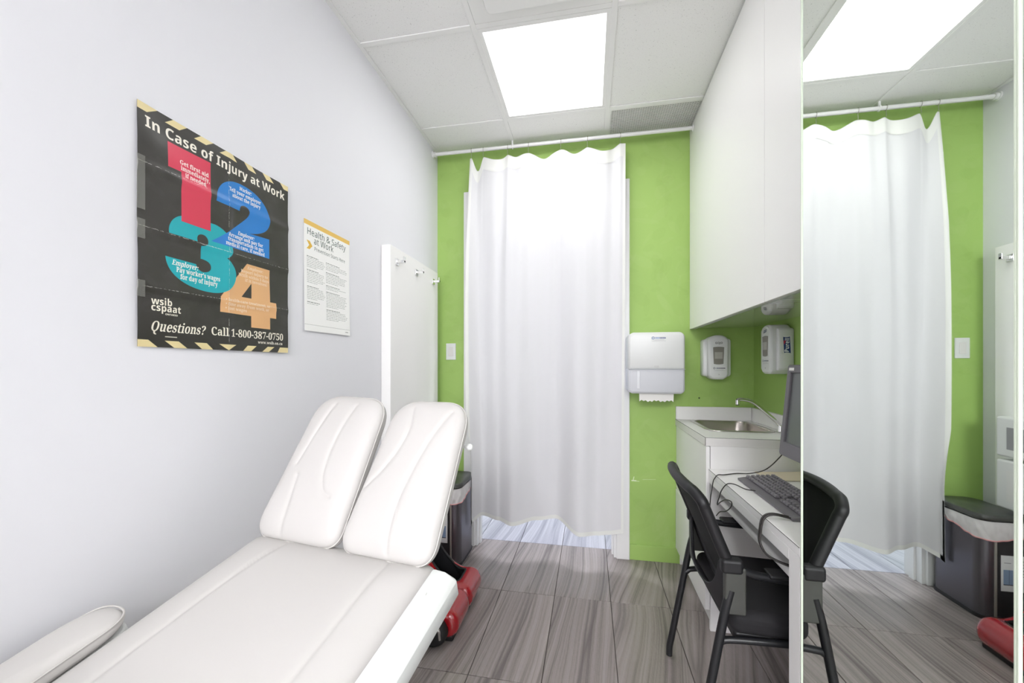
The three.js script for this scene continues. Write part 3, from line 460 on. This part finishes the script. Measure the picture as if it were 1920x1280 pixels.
// ------------------------------------------------------------------ curtain and its rod
const RODZ = -2.505, RODY = 2.714;
{
  const t = thing('curtain_rod', 'white curtain rod fixed under the ceiling across the room', 'curtain rod', [-0.218, RODY, RODZ]);
  mesh('pole', new THREE.CylinderGeometry(0.0115, 0.0115, 1.668, 20).rotateZ(Math.PI / 2).translate(0.003, 0, 0), M.trimPaint, t);
  mesh('flange', merge([new THREE.CylinderGeometry(0.022, 0.022, 0.008, 24).rotateZ(Math.PI / 2).translate(-0.8425, 0, 0), new THREE.CylinderGeometry(0.016, 0.018, 0.02, 24).rotateZ(Math.PI / 2).translate(-0.831, 0, 0)]), M.trimPaint, t);
  mesh('flange', new THREE.CylinderGeometry(0.02, 0.02, 0.006, 24).rotateZ(Math.PI / 2).translate(0.840, 0, 0), M.trimPaint, t);
  mesh('ceiling_support', merge([new THREE.CylinderGeometry(0.007, 0.007, 0.03, 14).translate(-0.285, 0.024, 0), new THREE.TorusGeometry(0.013, 0.004, 8, 20).rotateY(Math.PI / 2).translate(-0.285, 0, 0)]), M.trimPaint, t);
}
const hookX = [-0.787, -0.704, -0.536, -0.396, -0.183, -0.013, 0.192];
const hookNames = ['leftmost curtain hook at the tucked curtain corner', 'second curtain hook from the left wall', 'third curtain hook from the left wall', 'fourth curtain hook, right of the ceiling support', 'fifth curtain hook, above the middle of the curtain', 'sixth curtain hook, second from the right curtain edge', 'rightmost curtain hook near the return grille'];
hookX.forEach((x, k) => {
  const t = thing('curtain_hook', hookNames[k], 'curtain hook', [x, RODY, RODZ], 0, 'metal curtain hooks');
  mesh('ring', new THREE.TorusGeometry(0.0145, 0.0015, 8, 28).rotateY(Math.PI / 2 + 0.15), M.steel, t);
  mesh('pin', rod([0, -0.014, 0.001], [0, -0.05, 0.003], 0.0013, 8), M.steel, t);
});
{
  const NX = 220, NY = 90, x0 = -0.80, x1 = 0.226, topAt = hookX.slice(); topAt.push(0.226);
  const zKeys = [[-0.80, 0.055], [-0.72, -0.05], [-0.60, 0.0], [-0.50, 0.045], [-0.34, -0.03], [-0.22, -0.055], [-0.05, 0.075], [0.06, 0.035], [0.13, 0.03], [0.226, 0.05]];
  const hemKeys = [[-0.80, 0.195], [-0.72, 0.23], [-0.60, 0.225], [-0.50, 0.212], [-0.34, 0.232], [-0.22, 0.242], [-0.05, 0.19], [0.06, 0.19], [0.13, 0.197], [0.226, 0.22]];
  const lerpKeys = (keys, x) => { let k = 0; while (k + 2 < keys.length && x > keys[k + 1][0]) k++; let t = (x - keys[k][0]) / (keys[k + 1][0] - keys[k][0]); t = Math.max(0, Math.min(1, t)); t = t * t * (3 - 2 * t); return keys[k][1] + (keys[k + 1][1] - keys[k][1]) * t; };
  const topY = (x) => { for (let k = 0; k + 1 < topAt.length; k++) if (x <= topAt[k + 1] || k + 2 === topAt.length) { const t = Math.max(0, Math.min(1, (x - topAt[k]) / (topAt[k + 1] - topAt[k]))); const sag = [0.085, 0.028, 0.02, 0.04, 0.03, 0.042, 0][k] ?? 0; return 2.667 - sag * Math.pow(Math.sin(Math.PI * t), 1.3); } return 2.667; };
  const topZ = (x) => { let d = 9; for (const h of hookX) d = Math.min(d, Math.abs(x - h)); return -0.012 + 0.018 * Math.sin(Math.min(1, d / 0.08) * Math.PI / 2) * Math.sin(x * 26); };
  const at = (u, v) => {                                          // v 0 top, 1 bottom
    const xb = x0 + (x1 - x0) * u, spread = 1 + 0.018 * Math.sin(Math.min(1, v * 1.3) * Math.PI);
    const x = -0.29 + (xb + 0.29) * (u < 0.5 ? spread + 0.02 * Math.sin(Math.min(1, v * 1.2) * Math.PI) : 1 - 0.035 * v);
    const yb = lerpKeys(hemKeys, xb);
    const yt = topY(xb), y = yt + (yb - yt) * v, w = Math.pow(v, 0.8);
    const z = topZ(xb) * (1 - w) * (1 - w) + (lerpKeys(zKeys, xb) * (0.25 + 0.75 * w) * Math.min(1, v * 4)) + 0.003 * Math.sin(xb * 70 + v * 3) * (1 - v) + 0.004 * noise.noise(xb * 6, v * 5, 3);
    const lim = -0.84 + 0.068 * THREE.MathUtils.smoothstep(1.25 - y, 0, 0.7);
    return [Math.max(x, lim), y, Math.max(-2.566, RODZ + 0.004 + z)];
  };
  const grid = (u0, u1, v0, v1, nu, nv, off = 0) => { const pos = [], idx = [], uv = []; for (let j = 0; j <= nv; j++) for (let i = 0; i <= nu; i++) { const u = u0 + (u1 - u0) * i / nu, v = v0 + (v1 - v0) * j / nv, p = at(u, v); pos.push(p[0], p[1], p[2] + off); uv.push(u, 1 - v); } for (let j = 0; j < nv; j++) for (let i = 0; i < nu; i++) { const a = j * (nu + 1) + i; idx.push(a, a + nu + 1, a + 1, a + 1, a + nu + 1, a + nu + 2); } const g = new THREE.BufferGeometry(); g.setAttribute('position', new THREE.Float32BufferAttribute(pos, 3)); g.setAttribute('uv', new THREE.Float32BufferAttribute(uv, 2)); g.setIndex(idx); g.computeVertexNormals(); return g; };
  const t = thing('curtain', 'long white fabric curtain covering the doorway in green wall', 'curtain', [0, 0, 0]);
  mesh('fabric', grid(0, 1, 0, 1, NX, NY), M.fabric, t);
  mesh('bottom_hem', grid(0, 1, 0.9895, 1, NX, 2, 0.0022), M.hem, t);
  mesh('top_band', grid(0.002, 0.998, 0.002, 0.034, NX, 4, 0.0016), M.hem, t);
  mesh('side_hem', grid(0.984, 1, 0.0, 1, 3, NY, 0.0016), M.hem, t);
  mesh('side_hem', grid(0, 0.018, 0.0, 1, 3, NY, 0.0016), M.hem, t);
}

// ------------------------------------------------------------------ treatment chair
// pillow from an outline in the x-y plane, thickness along z (front face at z = 0), with stitched grooves
function cushion(outline, thick, seams = [], n = 56) {
  const m = outline.length, pos = [], idx = [], c = outline.reduce((a, p) => [a[0] + p[0] / m, a[1] + p[1] / m], [0, 0]);
  const groove = (x, y) => { let d = 9; for (const s of seams) for (let k = 0; k + 1 < s.length; k++) { const [ax, ay] = s[k], [bx, by] = s[k + 1], vx = bx - ax, vy = by - ay, t = Math.max(0, Math.min(1, ((x - ax) * vx + (y - ay) * vy) / (vx * vx + vy * vy))); d = Math.min(d, Math.hypot(x - ax - vx * t, y - ay - vy * t)); } return 0.0028 * Math.exp(-Math.pow(d / 0.008, 2)) + 0.0014 * Math.exp(-Math.pow(d / 0.003, 2)); };
  for (const side of [1, -1]) for (let j = 0; j <= n; j++) for (let i = 0; i < m; i++) {
    const s = Math.pow(j / n, 0.7), x = c[0] + (outline[i][0] - c[0]) * s, y = c[1] + (outline[i][1] - c[1]) * s;
    const dome = Math.pow(1 - Math.pow(s, 7), 0.46), puff = 0.01 * (1 - s * s);
    const z = side > 0 ? -thick / 2 + (thick / 2 - 0.004) * dome + puff - groove(x, y) * Math.min(1, (1 - s) * 14) : -thick / 2 - thick / 2 * dome;
    pos.push(x, y, z);
  }
  const ring = (n + 1) * m;
  for (let k = 0; k < 2; k++) for (let j = 0; j < n; j++) for (let i = 0; i < m; i++) { const a = k * ring + j * m + i, b = k * ring + j * m + (i + 1) % m; const q = [a, a + m, b, b, a + m, b + m]; idx.push(...(k ? q.reverse() : q)); }
  let g = new THREE.BufferGeometry(); g.setAttribute('position', new THREE.Float32BufferAttribute(pos, 3)); g.setIndex(idx); g = mergeVertices(g, 1e-5); g.computeVertexNormals(); return g;
}
function ringOutline(pts, r, count = 220) {                      // polygon with rounded corners (radius per corner)
  const s = new THREE.Path(), n = pts.length;
  pts.forEach((p, i) => { const a = pts[(i + n - 1) % n], b = pts[(i + 1) % n], rr = Array.isArray(r) ? r[i] : r, la = Math.hypot(a[0] - p[0], a[1] - p[1]), lb = Math.hypot(b[0] - p[0], b[1] - p[1]); const q0 = [p[0] + (a[0] - p[0]) * rr / la, p[1] + (a[1] - p[1]) * rr / la], q1 = [p[0] + (b[0] - p[0]) * rr / lb, p[1] + (b[1] - p[1]) * rr / lb]; i ? s.lineTo(...q0) : s.moveTo(...q0); s.quadraticCurveTo(p[0], p[1], ...q1); });
  s.closePath(); return s.getSpacedPoints(count).slice(0, -1).map((p) => [p.x, p.y]);
}
const curvePts = (list, n = 24) => new THREE.SplineCurve(list.map((p) => new THREE.Vector2(...p))).getPoints(n).map((p) => [p.x, p.y]);
{
  const HY = 0.82, t = thing('treatment_chair', 'white padded treatment chair with split leg rests raised along left wall', 'treatment chair', [-0.6005, 0, -0.81], THREE.MathUtils.degToRad(-8.7));
  const slope = THREE.MathUtils.degToRad(15.5), lift = THREE.MathUtils.degToRad(59);
  // seat: outline x across, y along (0 at hinge, negative toward the head end)
  const seat = cushion(ringOutline([[-0.282, 0.05], [0.262, 0.05], [0.262, -0.66], [-0.292, -0.66]], [0.03, 0.03, 0.08, 0.08], 300), 0.1, [curvePts([[-0.15, 0.05], [-0.16, -0.08], [-0.168, -0.2], [-0.172, -0.4], [-0.165, -0.64]]), curvePts([[0.15, 0.05], [0.158, -0.08], [0.165, -0.2], [0.17, -0.4], [0.165, -0.64]])], 70);
  seat.rotateX(-Math.PI / 2 + slope).translate(0, HY, 0);
  mesh('seat', seat, M.vinyl, t);
  const leg = (sgn) => {
    const o = sgn < 0 ? [[-0.275, 0], [-0.001, 0], [-0.008, 0.405], [-0.252, 0.412]] : [[0.001, 0], [0.26, 0], [0.256, 0.402], [0.03, 0.402]];
    const seams = sgn < 0 ? [curvePts([[-0.176, 0.375], [-0.19, 0.3], [-0.206, 0.22], [-0.212, 0.19]]), curvePts([[-0.098, 0.372], [-0.112, 0.27], [-0.108, 0.18], [-0.086, 0.13], [-0.06, 0.115]]), curvePts([[-0.19, 0.16], [-0.18, 0.08], [-0.178, 0.0]])]
      : [curvePts([[0.096, 0.37], [0.11, 0.31], [0.098, 0.25], [0.066, 0.19], [0.03, 0.15]]), curvePts([[0.215, 0.365], [0.178, 0.27], [0.15, 0.16], [0.142, 0.08], [0.148, 0.0]])];
    return cushion(ringOutline(o, [0.05, 0.05, 0.075, 0.075], 260), 0.068, seams, 64).rotateX(-(Math.PI / 2 - lift)).translate(0, HY + 0.004, 0.004);
  };
  for (const s of [-1, 1]) {
    const c = mesh('leg_rest', leg(s), M.vinyl, t);
    const q = s < 0 ? [[-0.275, 0], [-0.001, 0], [-0.008, 0.405], [-0.252, 0.412]] : [[0.001, 0], [0.26, 0], [0.256, 0.402], [0.03, 0.402]];
    const loop = ringOutline(q, [0.05, 0.05, 0.075, 0.075], 120).map(([x, y]) => [x * 0.995 + (s < 0 ? -0.13 : 0.13) * 0.005, y, -0.03]);
    mesh('piping', tube(loop, 0.0018, 240, 6, true).rotateX(-(Math.PI / 2 - lift)).translate(0, HY + 0.004, 0.004), M.vinylTrim, c);
    mesh('leg_bracket', rspan(s * 0.13 - 0.02, s * 0.13 + 0.02, -0.02, 0.3, -0.098, -0.08, 0.004).rotateX(-(Math.PI / 2 - lift)).translate(0, HY, 0.004), M.plastic, t);
  }
  mesh('knob', merge([rod([0.2, 0.3, -0.075], [0.25, 0.3, -0.075], 0.004, 10), new THREE.SphereGeometry(0.0095, 18, 12).translate(0.257, 0.3, -0.075)]).rotateX(-(Math.PI / 2 - lift)).translate(0, HY, 0.004), M.plastic, t);
  // right-hand hard rail, running down the side of the seat
  const rs = new THREE.Shape(); rs.moveTo(0, -0.055); rs.lineTo(0, -0.006); rs.quadraticCurveTo(0, 0, 0.006, 0); rs.lineTo(0.03, -0.002); rs.lineTo(0.05, -0.013); rs.quadraticCurveTo(0.056, -0.017, 0.056, -0.024); rs.lineTo(0.056, -0.05); rs.quadraticCurveTo(0.056, -0.055, 0.05, -0.055); rs.closePath();
  const rail = mesh('side_rail', smooth(extrude(rs, 0.74, 0.006, 4), 0.5).rotateX(slope).translate(0.273, HY + 0.003, -0.008), M.plastic, t);
  mesh('screw_cap', new THREE.CylinderGeometry(0.007, 0.007, 0.003, 18).rotateX(slope).translate(0.289, HY - 0.0145, 0.055), M.softPlastic, rail);
  // padded armrest on the wall side
  const arm = ringOutline([[-0.052, 0.0], [0.052, 0.0], [0.052, -0.5], [-0.052, -0.5]], [0.05, 0.05, 0.05, 0.05], 240);
  const a = mesh('armrest', cushion(arm, 0.042, [], 40).rotateX(-Math.PI / 2 + slope).translate(-0.327, HY - 0.05, 0.232), M.vinyl, t);
  mesh('piping', tube(arm.filter((_, i) => i % 2 === 0).map(([x, y]) => [x * 0.99, y, -0.014]), 0.002, 240, 6, true).rotateX(-Math.PI / 2 + slope).translate(-0.327, HY - 0.05, 0.232), M.vinylTrim, a);
  mesh('armrest_base', extrude(new THREE.Shape(arm.map(([x, y]) => new THREE.Vector2(x * 0.93, y * 0.985 - 0.004))), 0.04, 0.004, 2).translate(0, 0, -0.083).rotateX(-Math.PI / 2 + slope).translate(-0.327, HY - 0.05, 0.232), M.plastic, a);
  // back section behind the camera's left, and the lifting base
  mesh('backrest', cushion(ringOutline([[-0.25, 0], [0.25, 0], [0.22, 0.62], [-0.22, 0.62]], 0.07, 200), 0.09, [], 30).rotateX(-0.55).rotateY(Math.PI).translate(0, HY - 0.24, 0.67), M.vinyl, t);
  mesh('seat_frame', rspan(-0.2, 0.2, -0.155, -0.105, 0.03, 0.6, 0.012).rotateX(slope).translate(0, HY, 0), M.plastic, t);
  mesh('column', rspan(-0.11, 0.11, 0.09, HY - 0.16, 0.2, 0.42, 0.03), M.plastic, t);
  mesh('base_plate', rspan(-0.24, 0.2, 0.0, 0.095, 0.02, 0.66, 0.03, 4), M.plastic, t);
}

// ------------------------------------------------------------------ office chair
{
  const CX = 0.6, CZc = -1.528, t = thing('office_chair', 'black mesh back office chair pushed under the white desk', 'chair', [CX, 0, CZc]);
  const X = (x) => x - CX;
  const bow = (z) => -0.028 * (1 - Math.pow(z / 0.2, 2));
  const back = (z, h) => { const k = (h - 0.585) / 0.25; return [X(0.452 - 0.102 * k + bow(z) * (0.6 + 0.4 * Math.max(0, k))), h + 0.012 * (1 - Math.pow(z / 0.2, 2)) * Math.max(0, k), z]; };
  const half = (h) => h > 0.6 ? 0.203 : 0.203 - (0.6 - h) * 0.55;
  { // woven panel
    const NZ = 28, NH = 24, pos = [], idx = [], uv = [];
    for (const o of [0, -0.005]) for (let j = 0; j <= NH; j++) for (let i = 0; i <= NZ; i++) { const h = 0.49 + (0.828 - 0.49) * j / NH, z = (i / NZ * 2 - 1) * half(h) * 0.97, p = back(z, h); pos.push(p[0] + o, p[1], p[2]); uv.push(i / NZ, j / NH); }
    const n = (NZ + 1) * (NH + 1);
    for (const k of [0, 1]) for (let j = 0; j < NH; j++) for (let i = 0; i < NZ; i++) { const a = k * n + j * (NZ + 1) + i, q = [a, a + NZ + 1, a + 1, a + 1, a + NZ + 1, a + NZ + 2]; idx.push(...(k ? q.reverse() : q)); }
    const g = new THREE.BufferGeometry(); g.setAttribute('position', new THREE.Float32BufferAttribute(pos, 3)); g.setAttribute('uv', new THREE.Float32BufferAttribute(uv, 2)); g.setIndex(idx); g.computeVertexNormals();
    mesh('mesh_back', g, M.mesh, t);
  }
  const loop = []; for (let k = 0; k <= 10; k++) loop.push(back(-0.203, 0.60 + 0.22 * k / 10)); for (let k = 1; k < 12; k++) loop.push(back(-0.203 + 0.406 * k / 12, 0.835)); for (let k = 10; k >= 0; k--) loop.push(back(0.203, 0.60 + 0.22 * k / 10));
  for (let k = 1; k < 8; k++) { const h = 0.60 - 0.12 * Math.sin(Math.PI * k / 8 * 0.5 < Math.PI / 4 ? Math.PI * k / 8 : Math.PI * k / 8); const z = 0.203 - 0.406 * k / 8; loop.push(back(z, h)); }
  mesh('back_frame', tube(loop, 0.018, 200, 10, true), M.black, t);
  // rear shell joining the two brackets
  { const s = new THREE.Shape(); s.moveTo(-0.205, 0.16); s.lineTo(-0.205, 0.02); s.quadraticCurveTo(-0.2, 0, -0.17, 0); s.lineTo(0.17, 0); s.quadraticCurveTo(0.2, 0, 0.205, 0.02); s.lineTo(0.205, 0.16); s.lineTo(0.178, 0.16); s.bezierCurveTo(0.15, 0.035, 0.09, 0.03, 0, 0.03); s.bezierCurveTo(-0.09, 0.03, -0.15, 0.035, -0.178, 0.16); s.closePath();
    const g = extrude(s, 0.014, 0.004, 3, 20).rotateY(-Math.PI / 2), p = g.attributes.position; for (let i = 0; i < p.count; i++) p.setX(i, p.getX(i) + bow(p.getZ(i)) * 0.8); g.computeVertexNormals();
    mesh('rear_shell', g.translate(X(0.432), 0.465, 0), M.black, t); }
  const seatG = new RoundedBoxGeometry(0.45, 0.075, 0.43, 5, 0.03), sp = seatG.attributes.position; for (let i = 0; i < sp.count; i++) { const x = sp.getX(i); sp.setY(i, sp.getY(i) - 0.016 * Math.pow(Math.max(0, x / 0.22), 3) + 0.006 * (1 - Math.pow(sp.getZ(i) / 0.215, 2))); } seatG.computeVertexNormals();
  mesh('seat', seatG.translate(X(0.668), 0.438, 0), M.blackSoft, t);
  mesh('seat_shell', rspan(X(0.455), X(0.88), 0.372, 0.41, -0.2, 0.2, 0.014), M.black, t);
  for (const s of [-1, 1]) {
    const z = s * 0.212;
    mesh('bracket', rspan(X(0.42), X(0.482), 0.475, 0.622, z - 0.014, z + 0.015, 0.006), M.bracket, t);
    mesh('bracket_collar', rspan(X(0.41), X(0.475), 0.6, 0.648, z - 0.018, z + 0.018, 0.012), M.black, t);
    mesh('leg', tube([[X(0.44), 0.55, z + s * 0.004], [X(0.42), 0.47, z + s * 0.006], [X(0.385), 0.28, z + s * 0.008], [X(0.352), 0.1, z + s * 0.01], [X(0.342), 0.05, z + s * 0.01], [X(0.34), 0.008, z + s * 0.01]], 0.0135, 50, 12), M.blackMetal, t);
    mesh('leg', tube([[X(0.855), 0.57, z], [X(0.87), 0.4, z], [X(0.885), 0.15, z], [X(0.89), 0.008, z]], 0.0135, 40, 12), M.blackMetal, t);
    const a = mesh('arm_tube', tube([[X(0.445), 0.625, z], [X(0.47), 0.613, z], [X(0.52), 0.598, z], [X(0.65), 0.589, z], [X(0.8), 0.586, z], [X(0.845), 0.578, z], [X(0.857), 0.555, z]], 0.0125, 70, 12), M.blackMetal, t);
    mesh('arm_pad', rspan(X(0.545), X(0.80), 0.601, 0.614, z - 0.028, z + 0.024, 0.006), M.black, a);
    mesh('stretcher', tube([[X(0.405), 0.375, z], [X(0.45), 0.392, z + s * 0.004], [X(0.7), 0.4, z + s * 0.006], [X(0.872), 0.395, z]], 0.011, 40, 10), M.blackMetal, t);
  }
  mesh('cross_bar', rod([X(0.872), 0.36, -0.205], [X(0.872), 0.36, 0.205], 0.011, 12), M.blackMetal, t);
}

// ------------------------------------------------------------------ waste bin, bag, foot massager
{
  const t = thing('waste_bin', 'dark grey metal waste bin with lid in the room corner', 'waste bin', [-0.893, 0, -2.42]);
  const o = (e, r) => roundRect(-0.102 - e, -0.148 - e, 0.102 + e, 0.148 + e, r);
  const up = (g) => g.rotateX(-Math.PI / 2);
  mesh('base_ring', up(extrude(o(0.002, 0.05), 0.022, 0.003)), M.binDark, t);
  mesh('body', smooth(up(extrude(o(0, 0.055), 0.462, 0.001, 1, 20)).translate(0, 0.0222, 0), 0.5), M.bin, t);
  const lid = mesh('lid', smooth(up(extrude(o(0.008, 0.06), 0.03, 0.01, 4, 20)).translate(0, 0.492, 0), 0.8), M.binLid, t);
  mesh('hinge', rspan(-0.08, 0.08, 0.47, 0.515, -0.156, -0.1485, 0.003), M.binDark, lid);
  mesh('front_panel', rspan(-0.09, 0.04, 0.03, 0.45, 0.1475, 0.1505, 0.001, 1), M.binDark, t);
  mesh('trim_strip', rspan(0.0405, 0.0505, 0.024, 0.45, 0.146, 0.1525, 0.002, 2), mat(0xb9b6ae, 0.35, { metalness: 0.5 }), t);
  const lab = canvasTexture(256, 300, (c, w, h) => { c.fillStyle = '#eff1f1'; c.fillRect(0, 0, w, h); c.fillStyle = '#8fa7c6'; c.fillRect(140, 120, 92, 122); c.fillStyle = '#2f3640'; c.fillRect(140, 242, 92, 7); c.fillRect(176, 120, 3, 122); c.fillStyle = '#9b9d9f'; for (let k = 0; k < 6; k++) c.fillRect(20, 40 + k * 26, 90, 6); c.fillRect(160, 60, 66, 6); });
  mesh('label', new THREE.PlaneGeometry(0.11, 0.175).translate(-0.03, 0.242, 0.1509), mat(0xffffff, 0.5, { map: lab }), t);
  mesh('pedal', rspan(-0.04, 0.04, 0.006, 0.018, 0.148, 0.185, 0.004), M.binDark, t);
}
{
  const n = 160, pts = roundRect(-0.102, -0.148, 0.102, 0.148, 0.055).getSpacedPoints(n), pos = [], idx = [], rows = 14;
  for (let j = 0; j <= rows; j++) for (let i = 0; i <= n; i++) { const p = pts[i % n], L = Math.hypot(p.x, p.y), v = j / rows, e = 0.003 + 0.006 * v + 0.005 * (1 + noise.noise(i * 0.35, v * 2.5, 4)) * Math.sin(v * Math.PI) + 0.002 * Math.sin(i * 0.9 + v * 6) * v; const drop = 0.07 + 0.022 * Math.sin(i * 0.08) + 0.01 * noise.noise(i * 0.15, 3, 3); pos.push(p.x * (1 + e / L) - 0.893, 0.489 - drop * v, -p.y * (1 + e / L) - 2.42); }
  for (let j = 0; j < rows; j++) for (let i = 0; i < n; i++) { const a = j * (n + 1) + i; idx.push(a, a + n + 1, a + 1, a + 1, a + n + 1, a + n + 2); }
  const g = new THREE.BufferGeometry(); g.setAttribute('position', new THREE.Float32BufferAttribute(pos, 3)); g.setIndex(idx); g.computeVertexNormals();
  const t = thing('bin_bag', 'crumpled white bag edge folded over the waste bin rim', 'bin bag', [0, 0, 0]);
  mesh('bag', g, M.bag, t);
  const line = []; for (let i = 0; i < n; i += 2) line.push(pos.slice((rows * (n + 1) + i) * 3, (rows * (n + 1) + i) * 3 + 3));
  mesh('drawstring', tube(line, 0.0035, 240, 6, true), M.pink, t);
}
{
  const t = thing('foot_massager', 'glossy red and black foot massager on the floor behind treatment chair', 'foot massager', [-0.77, 0, -1.83]);
  const ev = new Evaluator(); ev.attributes = ['position', 'normal']; ev.useGroups = true;
  const pod = (zc, w) => {
    const o = new THREE.Shape(); o.moveTo(-0.16, 0.03); o.lineTo(0.12, 0.012); o.bezierCurveTo(0.17, 0.012, 0.19, 0.05, 0.182, 0.09); o.bezierCurveTo(0.175, 0.13, 0.15, 0.148, 0.11, 0.142); o.bezierCurveTo(0.06, 0.135, 0.01, 0.17, -0.03, 0.225); o.bezierCurveTo(-0.06, 0.265, -0.09, 0.33, -0.12, 0.35); o.bezierCurveTo(-0.16, 0.37, -0.19, 0.34, -0.185, 0.28); o.closePath();
    const outer = new Brush(extrude(o, w, 0.034, 7, 24).translate(0, 0, zc - w / 2)); outer.geometry.deleteAttribute('uv');
    const c = new THREE.Shape(); c.moveTo(0.105, 0.3); c.lineTo(0.112, 0.06); c.quadraticCurveTo(0.1, 0.035, 0.06, 0.036); c.lineTo(-0.04, 0.045); c.bezierCurveTo(-0.1, 0.06, -0.12, 0.15, -0.15, 0.42); c.closePath();
    const cut = new Brush(extrude(c, w * 0.62, 0.03, 6, 24).translate(0, 0, zc - w * 0.32)); cut.geometry.deleteAttribute('uv');
    outer.updateMatrixWorld(); cut.updateMatrixWorld();
    outer.material = M.red; cut.material = M.lining;
    const r = ev.evaluate(outer, cut, SUBTRACTION), g = r.geometry, out = [], mats = Array.isArray(r.material) ? r.material : [r.material];
    const pick = (want) => { const P = g.attributes.position, N = g.attributes.normal, a = [], b = []; for (const gr of g.groups) { if (mats[gr.materialIndex] !== want) continue; for (let k = gr.start; k < gr.start + gr.count; k++) { const i = g.index ? g.index.getX(k) : k; a.push(P.getX(i), P.getY(i), P.getZ(i)); b.push(N.getX(i), N.getY(i), N.getZ(i)); } } const q = new THREE.BufferGeometry(); q.setAttribute('position', new THREE.Float32BufferAttribute(a, 3)); q.setAttribute('normal', new THREE.Float32BufferAttribute(b, 3)); return q; };
    const shell = mesh('boot_shell', pick(M.red), M.red, t);
    mesh('lining', pick(M.lining), M.lining, shell);
    mesh('rim', tube([[0.105, 0.139, zc], [0.1, 0.137, zc + w * 0.27], [0.05, 0.14, zc + w * 0.34], [-0.03, 0.222, zc + w * 0.34], [-0.1, 0.325, zc + w * 0.33], [-0.125, 0.345, zc], [-0.1, 0.325, zc - w * 0.33], [-0.03, 0.222, zc - w * 0.34], [0.05, 0.14, zc - w * 0.34], [0.1, 0.137, zc - w * 0.27]], 0.007, 140, 8, true), M.rubber, shell);
  };
  pod(-0.135, 0.215); pod(0.078, 0.205);
  mesh('bridge', rspan(-0.15, 0.135, 0.02, 0.115, -0.05, -0.016, 0.014), M.grey, t);
  mesh('base', rspan(-0.17, 0.16, 0.0, 0.03, -0.23, 0.17, 0.01), M.rubber, t);
  mesh('end_cover', smooth(extrude((() => { const s = new THREE.Shape(); s.moveTo(-0.15, 0.005); s.lineTo(0.09, 0.005); s.quadraticCurveTo(0.15, 0.02, 0.145, 0.07); s.quadraticCurveTo(0.13, 0.12, 0.08, 0.125); s.lineTo(-0.15, 0.2); s.closePath(); return s; })(), 0.06, 0.018, 4).translate(0, 0, 0.172), 0.7), M.rubber, t);
  mesh('handle', tube([[0.02, 0.06, 0.226], [0.03, 0.11, 0.236], [0.07, 0.122, 0.238], [0.115, 0.1, 0.236], [0.122, 0.05, 0.228]], 0.007, 50, 10), M.chrome, t);
}

renderer.render(scene, camera);
